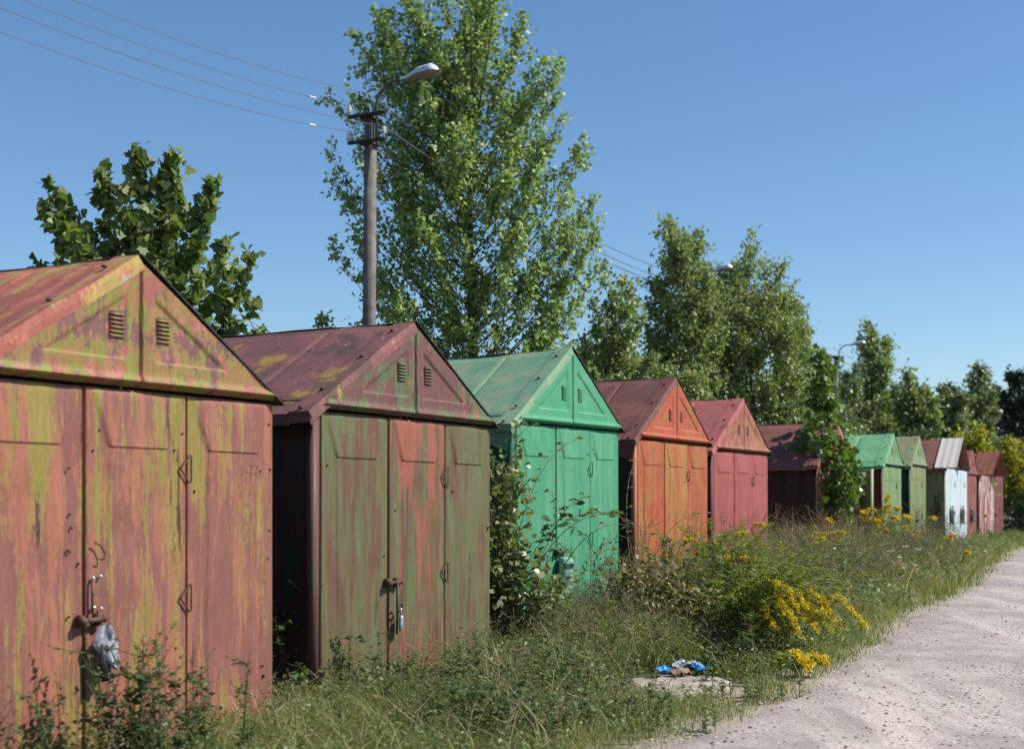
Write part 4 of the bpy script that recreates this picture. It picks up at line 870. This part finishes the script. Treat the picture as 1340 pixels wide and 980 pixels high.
tall = lambda x, y: np.interp(y, [7, 12, 16, 20, 26, 34, 60], [.32, .34, .42, .55, .74, .50, .22]) * (.5 + .6 * smooth(.2, 2.2, road_x(y) - x)) * (.65 + .8 * fnoise(x * .9, y * .9))
blades(46000, 6.5, 17, 5.5, tall, .0036, .75, L_GRASS, 'grass', 'green grass covering the verge in front of the near garages', 'grass', 1)
blades(17000, 6.5, 17, 5.0, lambda x, y: tall(x, y) * 1.15, .0028, .8, L_DRY, 'dry_grass', 'straw coloured dry grass among the green verge grass', 'grass', 2, dens=lambda x, y: smooth(.42, .62, fnoise(x * 1.3 + 5, y * 1.3)))
blades(42000, 17, 36, 6, tall, .0036, .65, L_GRASS, 'grass', 'green grass on the verge before the middle garages', 'grass', 3, ypow=1.2)
blades(17000, 17, 38, 6, lambda x, y: tall(x, y) * 1.35, .003, .6, L_DRY, 'dry_grass', 'tall dry stalks among the weeds before the middle garages', 'grass', 4, dens=lambda x, y: smooth(.35, .6, fnoise(x * .6 + 5, y * .6)))
blades(26000, 36, 75, 7, tall, .0042, .6, L_GRASS, 'grass', 'grass along the far end of the row', 'grass', 5)
blades(8000, 34, 75, 7, tall, .004, .6, L_DRY, 'dry_grass', 'pale dry grass along the far end of the row', 'grass', 6)

blades(900, 8, 17, 4.0, lambda x, y: 0 * x + .62, .0034, 1.15, L_DRY, 'dry_grass', 'long bent straw stalks arching over the near verge', 'grass', 7)
blades(900, 17, 32, 4.5, lambda x, y: 0 * x + .95, .004, .9, L_DRY, 'dry_grass', 'long bent straw stalks arching over the middle verge', 'grass', 8)
def herbs(mb_s, mb_l, n, xy, hgt, lf, tpl, r, lean=.25, npl=26, branch=True, droop=.3, top=None, O=np.zeros(3), sr_=.005, lo=.1):
    """n upright weed stems at xy; side leaves; top(P, tan) callback for flower heads"""
    for i in range(n):
        x, y = xy[i]; h = hgt * r.uniform(.6, 1.15); z = float(ground_z(x, y)) - .02; th = r.random() * 6.283; ln = lean * h * r.uniform(.2, 1.2)
        A = np.array((x, y, z)); T = A + np.array((math.cos(th) * ln, math.sin(th) * ln, h)); c = A * .5 + T * .5 + np.array((-math.cos(th) * ln * .35, -math.sin(th) * ln * .35, h * .12))
        Bz = bez(A, c, T, 7); mb_s.tube(Bz - O, sr_ * (1 - .7 * np.linspace(0, 1, 7)), 3, cap=False)
        stems = [(Bz, npl, lo)]
        if branch:
            for _ in range(r.integers(3, 7)):
                k_ = r.integers(2, 6); b0 = Bz[k_]; dv = unit(np.array((r.normal(), r.normal(), .8))) * h * r.uniform(.15, .32)
                B2 = bez(b0, b0 + dv * .5 + np.array((0, 0, -.02)), b0 + dv, 5); mb_s.tube(B2 - O, [.003, .0028, .0025, .002, .001], 3, cap=False); stems.append((B2, npl // 3, .1))
        for B_, m_, l0 in stems:
            tt = l0 + (1 - l0) * r.random(m_); ix = np.clip(tt * (len(B_) - 1), 0, len(B_) - 1.001); i0 = ix.astype(int); fr = (ix - i0)[:, None]
            Pp = B_[i0] * (1 - fr) + B_[i0 + 1] * fr; ph = r.random(m_) * 6.283
            D = np.stack([np.cos(ph), np.sin(ph), np.full(m_, .35 - droop * .8)], -1) + r.normal(size=(m_, 3)) * .25
            place_leaves(mb_l, Pp - O, D, np.array((0, 0, 1.)) + r.normal(size=(m_, 3)) * .35, lf * r.uniform(.55, 1.2, m_) * (1.2 - .6 * tt), tpl)
            if top: top(B_[-1], B_[-1] - B_[-2])

def clump(name, label, cat, x, y, rad, n, hgt, lf, tpl, lmat, smat, seed, group=None, **kw):
    r = np.random.default_rng(seed); O = np.array((x, y, float(ground_z(x, y)) - .02))
    xy = np.stack([x + r.normal(size=n) * rad[0], y + r.normal(size=n) * rad[1]], -1)
    ok = outside(xy[:, 0], xy[:, 1]); xy = np.where(ok[:, None], xy, np.array((x, y)) + r.normal(size=(n, 2)) * .05)
    s_, l_ = MB(), MB(); herbs(s_, l_, n, xy, hgt, lf, tpl, r, O=O, **kw)
    o = thing(name, label, cat, tuple(O), 0, group); s_.build('stem', smat, o); l_.build('foliage', lmat, o); return o

def ground_weeds(n, ymin, ymax, back, hmax, lf, mat, label, seed, tpl=tpl_oval(), ypow=1.0, cl=.09):
    r = np.random.default_rng(seed); nc = n // 16
    y = ymin + (ymax - ymin) * r.random(nc * 3) ** ypow; xe = road_x(y); x = xe + .05 - r.random(nc * 3) * back
    keep = outside(x, y) & (r.random(nc * 3) < smooth(-.02, .8, xe - x) * bare(x, y) * smooth(.30, .55, fnoise(x * 1.1 + seed, y * 1.1)))
    x, y = x[keep][:nc], y[keep][:nc]; nc = len(x); k_ = np.repeat(np.arange(nc), 16); m_ = len(k_)
    hc = hmax * r.uniform(.35, 1.1, nc) * (.6 + .8 * fnoise(x * 1.3, y * 1.3 + seed)); u = r.random(m_)
    P = np.stack([x[k_] + r.normal(size=m_) * cl * (.4 + u), y[k_] + r.normal(size=m_) * cl * (.4 + u), ground_z(x, y)[k_] + hc[k_] * u], -1)
    a_ = r.random(m_) * 6.283; D = np.stack([np.cos(a_), np.sin(a_), r.normal(size=m_) * .3], -1)
    mb = MB(); place_leaves(mb, P, D, np.array((.3, -.3, .8)) + r.normal(size=(m_, 3)) * .45, lf * r.uniform(.5, 1.2, m_) * np.clip(P[:, 1] / 14, .8, 2.2), tpl)
    tag(mb.build('low_weeds', mat), label, 'weeds', kind='stuff')
ground_weeds(34000, 6.5, 17, 4.5, .34, .045, L_WEED, 'small leafy green ground weeds covering the near verge', 21)
ground_weeds(18000, 8, 20, 4.5, .48, .055, L_WEED_G, 'grey green narrow leaved weeds mixed into the near verge', 22, tpl_lance())
ground_weeds(26000, 16, 36, 5, .55, .05, L_WEED, 'leafy green ground weeds covering the middle verge', 23, ypow=1.2)
ground_weeds(20000, 16, 40, 5, .75, .05, L_WEED_G, 'brownish grey weeds mixed into the middle verge', 24, tpl_lance(), 1.2)
ground_weeds(14000, 34, 72, 6, .35, .06, L_WEED, 'green ground weeds along the far end of the row', 25, tpl_lance())
W_ = 'weeds growing along the garages'
clump('weed_clump', 'dark leafy weed clump under the plastic cover at the bottom left', 'weed', -2.30, 8.75, (.30, .16), 34, .86, .052, tpl_oval(), L_WEED_D, STEM_G, 1, W_, npl=34)
clump('weed_clump', 'thin dark weeds at the left edge before the nearest garage', 'weed', -2.95, 8.1, (.22, .14), 15, .85, .045, tpl_oval(), L_WEED_D, STEM_G, 2, W_, npl=24)
clump('weed_clump', 'dark weeds growing in the gap between the two nearest garages', 'weed', -1.85, 12.0, (.22, .2), 16, 1.0, .06, tpl_oval(), L_WEED_D, STEM_G, 3, W_, npl=28)
clump('weed_clump', 'low leafy weeds at the foot of the olive garage', 'weed', -.95, 12.4, (.55, .3), 40, .42, .06, tpl_oval(), L_WEED, STEM_G, 4, W_, npl=16)
clump('weed_clump', 'fresh green weeds in front of the olive garage corner', 'weed', .05, 12.5, (.5, .3), 42, .45, .055, tpl_oval(), L_WEED, STEM_G, 5, W_, npl=18)
clump('weed_clump', 'grey green mugwort thicket in front of the turquoise garage', 'weed', .55, 15.0, (.55, .45), 60, .72, .06, tpl_lance(), L_WEED_G, STEM_B, 6, W_, npl=34)
clump('weed_clump', 'grey green weeds right of the mugwort thicket below the turquoise doors', 'weed', 1.15, 16.6, (.45, .4), 36, .72, .06, tpl_lance(), L_WEED_G, STEM_B, 7, W_, npl=30)
clump('weed_clump', 'brownish weeds between the orange garage and the goldenrod', 'weed', 2.5, 18.2, (.4, .5), 34, .85, .06, tpl_lance(), L_WEED_G, STEM_B, 8, W_, npl=26)
clump('weed_clump', 'tall brown seeding weeds before the pinkish red garage', 'weed', 4.4, 23.2, (.5, .8), 46, 1.0, .06, tpl_lance(), L_WEED_G, STEM_B, 9, W_, npl=26)
clump('weed_clump', 'tall dark brown stalks in the gap before the brown roofed garage', 'weed', 5.55, 27.6, (.45, .7), 46, 1.25, .055, tpl_lance(), L_SEED, STEM_B, 10, W_, npl=22)
clump('weed_clump', 'green weeds in front of the maple sapling', 'weed', 6.0, 25.6, (.6, .9), 56, .85, .07, tpl_lance(), L_WEED, STEM_G, 11, W_, npl=26)
clump('weed_clump', 'leafy weeds below the farther goldenrod at the road', 'weed', 7.0, 27.6, (.5, 1.0), 60, .75, .075, tpl_lance(), L_WEED, STEM_G, 12, W_, npl=26)
clump('weed_clump', 'weeds at the foot of the light green garages', 'weed', 10.3, 36.6, (.6, 1.4), 56, .75, .08, tpl_lance(), L_WEED_G, STEM_B, 13, W_, npl=22)
clump('weed_clump', 'low weeds before the light blue garages', 'weed', 13.3, 43.6, (.7, 1.4), 50, .35, .09, tpl_lance(), L_WEED, STEM_G, 14, W_, npl=18)
clump('weed_clump', 'low weeds before the far red garages', 'weed', 17.3, 51.5, (.9, 1.8), 50, .5, .1, tpl_lance(), L_WEED, STEM_G, 15, W_, npl=16)
clump('weed_clump', 'small green weeds at the edge of the bare patch', 'weed', 2.15, 14.3, (.22, .35), 26, .30, .06, tpl_oval(), L_WEED, STEM_G, 16, W_, npl=14)
clump('weed_clump', 'low green weeds near the road in the foreground', 'weed', .75, 11.2, (.4, .35), 40, .28, .05, tpl_oval(), L_WEED, STEM_G, 17, W_, npl=14)
clump('weed_clump', 'small flowering weeds spilling over the road edge at the bare patch', 'weed', 1.95, 12.55, (.22, .25), 20, .2, .045, tpl_oval(), L_WEED, STEM_G, 18, W_, npl=10)

def tall_weeds(n, ymin, ymax, back, hgt, lf, tpl, lm, sm_, label, seed, npl):
    r = np.random.default_rng(seed); y = ymin + (ymax - ymin) * r.random(n * 3); xe = road_x(y); x = xe - .25 - r.random(n * 3) * back
    keep = outside(x, y) & (r.random(n * 3) < bare(x, y) * smooth(.35, .6, fnoise(x * .9 + seed, y * .9)) * smooth(.1, 1.2, xe - x)); xy = np.stack([x, y], -1)[keep][:n]
    s_, l_ = MB(), MB(); herbs(s_, l_, len(xy), xy, hgt, lf, tpl, r, npl=npl, lean=.35)
    o = l_.build('tall_weeds', lm); tag(o, label, 'weeds', kind='stuff'); s_.build('stem', sm_, o)
tall_weeds(130, 8.5, 15, 3.2, .55, .05, tpl_oval(), L_WEED, STEM_G, 'leafy upright weeds scattered through the near verge', 61, 22)
tall_weeds(90, 8.5, 17, 3.2, .62, .05, tpl_lance(), L_WEED_G, STEM_B, 'grey green upright weeds scattered through the near verge', 62, 26)
tall_weeds(70, 9, 18, 3.5, .6, .03, tpl_lance(), L_SEED, STEM_DRY, 'straw stalks with brown seed heads in the near verge', 63, 18)
tall_weeds(460, 16, 32, 3.6, 1.1, .06, tpl_lance(), L_WEED_G, STEM_B, 'grey green upright weeds scattered through the middle verge', 64, 24)
tall_weeds(360, 16, 35, 3.6, 1.1, .06, tpl_oval(), L_WEED, STEM_G, 'leafy upright weeds scattered through the middle verge', 65, 20)
tall_weeds(420, 18, 36, 3.8, 1.35, .035, tpl_lance(), L_SEED, STEM_B, 'tall brown seeding stalks scattered through the middle verge', 66, 20)

clump('weed_clump', 'dark green leafy weed mass in the grass at the bottom centre', 'weed', -.30, 10.7, (.5, .35), 70, .42, .055, tpl_oval(), L_WEED_D, STEM_G, 31, W_, npl=22)
clump('weed_clump', 'dark weeds standing in the grass right of the nearest garage corner', 'weed', -1.15, 10.9, (.4, .3), 40, .40, .05, tpl_lance(), L_WEED_D, STEM_G, 32, W_, npl=26)

# goldenrod: arching leafy stems with one-sided yellow plumes
def goldenrod(label, x, y, n, hgt, lean, seed, rad=.18, plume=1.0, direction=None, tipz=(.7, 1.08)):
    r = np.random.default_rng(seed); O = np.array((x, y, float(ground_z(x, y)) - .02)); s_, l_, f_ = MB(), MB(), MB()
    for i in range(n):
        A = O + np.array((r.normal() * rad, r.normal() * rad, 0)); h = hgt * r.uniform(.7, 1.1)
        th = r.random() * 6.283 if direction is None else direction + r.normal() * .5
        ln = lean * h * r.uniform(.5, 1.25); dv = np.array((math.cos(th), math.sin(th), 0))
        tz_ = r.uniform(*tipz); T = A + dv * ln + np.array((0, 0, h * tz_)); c = A + dv * ln * .25 + np.array((0, 0, h * 1.0))
        B_ = bez(A, c, T, 12); s_.tube(B_ - O, .006 * (1 - .7 * np.linspace(0, 1, 12)), 3, cap=False)
        m_ = 80; tt = .12 + .84 * r.random(m_); ix = tt * 11; i0 = ix.astype(int); fr = (ix - i0)[:, None]; P = B_[i0] * (1 - fr) + B_[np.minimum(i0 + 1, 11)] * fr
        ph = r.random(m_) * 6.283; D = np.stack([np.cos(ph), np.sin(ph), np.full(m_, .1)], -1) + unit(B_[np.minimum(i0 + 1, 11)] - B_[i0]) * .4
        place_leaves(l_, P - O, D, np.array((0, 0, 1.)) + r.normal(size=(m_, 3)) * .3, .115 * r.uniform(.6, 1.2, m_) * (1.1 - .5 * tt), tpl_lance())
        if r.random() < plume and (tipz[0] > .5 or tz_ < .52):
            for k_ in range(14):
                q = 0
                k_ = k_ * 8 / 13
                q = .76 + .24 * k_ / 8; j = min(10, int(q * 11)); b0 = B_[j] + (B_[j + 1] - B_[j]) * (q * 11 - j) if j < 11 else B_[-1]
                ph = r.random() * 6.283; ll = (.13 - .08 * k_ / 8) * r.uniform(.7, 1.2)
                d2 = np.array((math.cos(ph), math.sin(ph), .35)) * .8 + dv * .4; E = b0 + unit(d2) * ll + np.array((0, 0, -.03))
                Bb = bez(b0, (b0 + E) / 2 + np.array((0, 0, .045)), E, 6); s_.tube(Bb - O, .0022, 3, cap=False)
                mm = 30; ix = r.random(mm) * 4.999; i0 = ix.astype(int); fr = (ix - i0)[:, None]; Pp = Bb[i0] * (1 - fr) + Bb[i0 + 1] * fr + np.array((0, 0, .01)) + r.normal(size=(mm, 3)) * .008
                place_leaves(f_, Pp - O, r.normal(size=(mm, 3)), r.normal(size=(mm, 3)) + np.array((0, 0, .6)), r.uniform(.012, .024, mm) * max(1, y / 22), tpl_kite() * np.array((1, 1.3, 1)))
    o = thing('goldenrod', label, 'wildflower', tuple(O), 0, 'yellow goldenrod plants'); s_.build('stem', STEM_G, o); l_.build('foliage', L_GOLDL, o)
    if f_.n: f_.build('flower', L_FLOW, o)
goldenrod('largest goldenrod arching over the road edge with heavy drooping yellow plumes', 2.5, 15.4, 90, 1.3, .74, 1, .30, .6, R(-28), (.22, 1.0))
goldenrod('upright light green goldenrod with few blooms before the pinkish red garage', 2.75, 17.6, 70, 1.35, .35, 2, .30, .10)
goldenrod('small goldenrod bloom beside the orange garage', 3.0, 20.6, 10, 1.3, .3, 3, .2, .6)
goldenrod('sparse goldenrod with feathery tops at the pinkish red doors', 4.2, 22.6, 14, 1.25, .3, 4, .25, .3)
goldenrod('low goldenrod with bright bloom left of the maple sapling foot', 5.9, 26.2, 12, 1.1, .25, 5, .16, .7)
goldenrod('big group of goldenrod blooms before the pale green garage', 8.0, 30.6, 34, 1.45, .28, 6, .35, .7)
goldenrod('goldenrod with spread blooms right of the big group', 8.9, 32.0, 9, 1.2, .35, 7, .25, .9)
goldenrod('short goldenrod at the road edge nearest the big group', 8.2, 28.2, 4, .65, .3, 8, .2, .9)
goldenrod('tiny goldenrod tuft on the road edge in the middle distance', 6.75, 24.6, 3, .5, .3, 9, .15, .9)
goldenrod('low yellow goldenrod sprigs at the road edge under the largest goldenrod', 2.75, 14.1, 5, .38, .8, 10, .12, .9, R(-30), (.3, .6))
goldenrod('goldenrod sprig standing between the far weeds and the road', 9.3, 30.4, 3, .8, .3, 11, .15, .9)

# white yarrow
def yarrow(label, x, y, n, hgt, seed):
    r = np.random.default_rng(seed); O = np.array((x, y, float(ground_z(x, y)) - .02)); s_, l_, f_ = MB(), MB(), MB()
    def top(P, tn):
        m_ = 26; a_ = r.random(m_) * 6.283; q = .045 * np.sqrt(r.random(m_)); Pp = P + np.stack([q * np.cos(a_), q * np.sin(a_), r.normal(size=m_) * .006], -1)
        place_leaves(f_, Pp - O, r.normal(size=(m_, 3)) * np.array((1, 1, .3)), np.array((0, 0, 1.)) + r.normal(size=(m_, 3)) * .5, np.full(m_, .026), tpl_kite() * np.array((1, 1.2, 1)))
    xy = np.stack([x + r.normal(size=n) * .25, y + r.normal(size=n) * .4], -1)
    herbs(s_, l_, n, xy, hgt, .05, tpl_lance(), r, branch=False, npl=14, top=top, O=O)
    o = thing('yarrow', label, 'wildflower', tuple(O), 0, 'white wildflowers'); s_.build('stem', STEM_G, o); l_.build('foliage', L_WEED_G, o); f_.build('flower', L_WHITE, o)
yarrow('white flowering yarrow near the road below the far goldenrod', 6.5, 24.4, 16, .75, 1)
yarrow('scattered white flowers in the weeds before the maple sapling', 5.4, 24.2, 14, .8, 2)
yarrow('sparse white flowers left of the largest goldenrod', 3.3, 19.6, 10, .95, 3)

# brambles
def bramble(label, O, canes, leaf, lmat, seed, bushes=(), dens=11):
    """canes: lists of world points; bushes: (centre, radii, leaves)"""
    r = np.random.default_rng(seed); O = np.asarray(O, float); s_, l_ = MB(), MB()
    for cpts, dn in canes:
        cp = np.array(cpts, float); n_ = 18; B_ = bez(cp[0], cp[1], cp[2], n_); Ln = np.linalg.norm(np.diff(B_, axis=0), axis=1).sum()
        s_.tube(B_ - O, .0065 * (1 - .65 * np.linspace(0, 1, n_)), 5, cap=False)
        for q in np.arange(.18, 1.0, 1 / max(2, dn * Ln)):
            i0 = min(n_ - 2, int(q * (n_ - 1))); b0 = B_[i0] + (B_[i0 + 1] - B_[i0]) * (q * (n_ - 1) - i0)
            ph = r.random() * 6.283; pd = unit(np.array((math.cos(ph), math.sin(ph), .25)) + unit(B_[i0 + 1] - B_[i0]) * .5) * leaf * r.uniform(.5, 1.2); tip = b0 + pd
            s_.tube(np.array([b0, tip]) - O, .002, 3, cap=False)
            base = unit(pd); sdv = unit(np.cross(base, (0, 0, 1.)))
            Dd = np.array([base, base * .3 + sdv, base * .3 - sdv]) + np.array((0, 0, -.3)); sz = leaf * r.uniform(.7, 1.15) * np.array([1, .8, .8])
            place_leaves(l_, np.repeat(tip[None], 3, 0) - O, Dd, np.array((0, 0, 1.)) + r.normal(size=(3, 3)) * .45, sz, tpl_oval() * np.array((1, 1.25, 1)))
    for c, rad, m_ in bushes:
        c = np.array(c); u = unit(r.normal(size=(m_, 3))) * (r.random((m_, 1)) ** .45); Pp = c + u * np.array(rad)
        cl = c + unit(r.normal(size=(m_ // 14 + 1, 3))) * (r.random((m_ // 14 + 1, 1)) ** .4) * np.array(rad); k_ = r.integers(0, len(cl), m_)
        Pp = cl[k_] + r.normal(size=(m_, 3)) * leaf * 1.3
        Pp[:, 2] = np.maximum(Pp[:, 2], O[2] + .04)
        place_leaves(l_, Pp - O, r.normal(size=(m_, 3)) + np.array((.25, -.25, -.25)), np.array((.3, -.3, 1.)) + r.normal(size=(m_, 3)) * .5, leaf * r.uniform(.6, 1.2, m_), tpl_oval() * np.array((1, 1.2, 1)))
        for q in range(0, len(cl)):
            if r.random() < .6: s_.tube(bez(np.array((c[0], c[1], O[2])) + r.normal(size=3) * .1 * np.array((1, 1, 0)), np.array((c[0], c[1], (cl[q][2] + O[2]) / 2)), cl[q], 6) - O, [.006, .005, .004, .003, .002, .001], 3, cap=False)
    o = thing('bramble_bush', label, 'bush', tuple(O), 0, 'bramble bushes'); s_.build('cane', STEM_B, o); l_.build('foliage', lmat, o)
gz = lambda x, y: float(ground_z(x, y))
A3 = lambda px, py, Z: tuple(at(px, py, Z))
x0, y0 = -.05, 15.4
bramble('bramble climbing between the olive and turquoise garages, canes arching right', (x0, y0, gz(x0, y0)), [
    ((A3(655, 840, 15.6), A3(680, 600, 15.7), A3(752, 576, 16.0)), 5), ((A3(660, 840, 15.5), A3(690, 650, 15.4), A3(812, 672, 15.6)), 12), ((A3(660, 830, 15.5), A3(740, 620, 15.5), A3(838, 690, 15.8)), 6),
    ((A3(655, 800, 15.6), A3(650, 560, 15.9), A3(700, 556, 16.0)), 8), ((A3(660, 820, 15.6), A3(740, 740, 15.3), A3(722, 640, 15.4)), 10), ((A3(700, 830, 15.4), A3(760, 640, 15.6), A3(850, 700, 16.0)), 3),
    ((A3(680, 830, 15.3), A3(720, 660, 15.4), A3(764, 650, 15.5)), 9), ((A3(650, 800, 15.7), A3(646, 680, 15.8), A3(690, 600, 16.2)), 9), ((A3(690, 830, 15.2), A3(740, 700, 15.2), A3(800, 800, 15.2)), 2), ((A3(720, 830, 15.3), A3(800, 720, 15.4), A3(890, 742, 15.8)), 2)],
    .09, L_BRAM, 3, [((-.10, 15.9, 1.5), (.21, .45, .95), 900), ((-.02, 15.5, .75), (.40, .38, .55), 1000), ((.26, 15.1, .85), (.32, .28, .35), 300)])
x0, y0 = 1.75, 16.9
bramble('rusty tinged bramble thicket at the foot of the orange garage', (x0, y0, gz(x0, y0)), [
    ((A3(830, 850, 16.8), A3(850, 660, 17.0), A3(930, 672, 17.2)), 3), ((A3(845, 850, 16.9), A3(800, 640, 17.4), A3(835, 600, 18.0)), 3), ((A3(860, 850, 16.5), A3(900, 700, 16.6), A3(960, 740, 16.8)), 4), ((A3(830, 850, 16.5), A3(770, 660, 17.0), A3(720, 690, 17.2)), 2)],
    .075, L_BRAM2, 5, [((1.75, 16.9, .55), (.55, .5, .5), 1500), ((2.15, 16.2, .4), (.4, .4, .4), 700), ((1.35, 17.2, .7), (.3, .3, .4), 450)])

# maple sapling in front of the brown roofed garage
tree('maple_sapling', 'bright green maple sapling standing before the brown roofed garage', 'tree', None,
     [(1058, 720), (1050, 660), (1052, 600), (1040, 575), (1058, 552), (1056, 520), (1072, 490), (1082, 486), (1090, 520), (1106, 540), (1116, 580), (1122, 630), (1124, 690), (1116, 722)], 32.2, 1084, 110, 3000, .13, tpl_maple(), L_SAP, BARK, seed=21,
     tips_px=[(1075, 462), (1075, 466), (1077, 462), (1074, 472), (1078, 480), (1072, 484), (1082, 494), (1068, 500), (1050, 590), (1116, 560), (1118, 650), (1056, 640), (1076, 476), (1074, 490), (1080, 500), (1070, 512), (1084, 520), (1076, 530), (1043, 572), (1118, 596), (1122, 640), (1066, 500)], trunk_r=.03, spread=.62, thick=1.0, asc=.2, top_px=(1075, 470), facing=.8)

# ------------------------------------------------------------------ bare patch and litter
r = np.random.default_rng(4); mb = MB(); nr, na = 16, 60; th = np.linspace(0, 2 * math.pi, na + 1)[:-1]
ed = 1 + .55 * (fnoise(np.cos(th) * 2.4 + 4, np.sin(th) * 2.4 + 4) - .5) * 2
rad = np.linspace(0.001, 1, nr); Xp = PATCH[0] + rad[:, None] * ed * .50 * np.cos(th); Yp = PATCH[1] + rad[:, None] * ed * .66 * np.sin(th)
Zp = ground_z(Xp, Yp) + .035 + .018 * (fnoise(Xp * 4, Yp * 4) - .5); Zp[-1] -= .10; Zp[-2] -= .02
V = np.stack([Xp, Yp, Zp], -1); V = np.concatenate([V, V[:, :1]], 1); mb.grid(V, 0, True)
o = mb.build('concrete_slab', CONCRETE, None, True); tag(o, 'bare grey concrete slab showing in the weeds near the litter', 'slab')
def scrap(label, cat, x, y, s, mat, seed):
    r = np.random.default_rng(seed); n_ = 12; u = np.linspace(-1, 1, n_); U, V_ = np.meshgrid(u, u, indexing='ij')
    rad = np.sqrt(U ** 2 + V_ ** 2); Zc = s * (.45 * (1 - rad * .6) + .9 * (fnoise(U * 2.2 + seed * 3, V_ * 2.2) - .35)); Zc = np.maximum(Zc, .004)
    P = np.stack([U * s * (1 + .3 * fnoise(V_ + seed, U)), V_ * s * .8, Zc], -1)
    mb = MB(); mb.grid(P, 0, True); mb.grid(P - np.array((0, 0, .003)))
    o = mb.build('litter', mat); o.location = (x, y, gz(x, y) + .055); o.rotation_euler = (0, 0, seed); tag(o, label, cat, 'litter beside the slab'); return o
BLUE = plain('blue_plastic', sr(40, 130, 205), .35, 0, .2, 12); CLEAR = plain('clear_film', sr(190, 200, 206), .2, 0, .12, 14)
scrap('crumpled blue plastic scrap, left one on the slab', 'litter', 1.50, 14.02, .085, BLUE, 1)
scrap('blue plastic wrapper inside the clear film, right one on the slab', 'litter', 1.86, 14.10, .10, BLUE, 2)
scrap('crumpled clear plastic film beside the blue wrapper', 'litter', 1.76, 14.22, .13, CLEAR, 3)
scrap('brown paper scrap in front of the plastic litter', 'litter', 1.62, 13.82, .10, plain('brown_paper', sr(120, 92, 76), .8), 4)
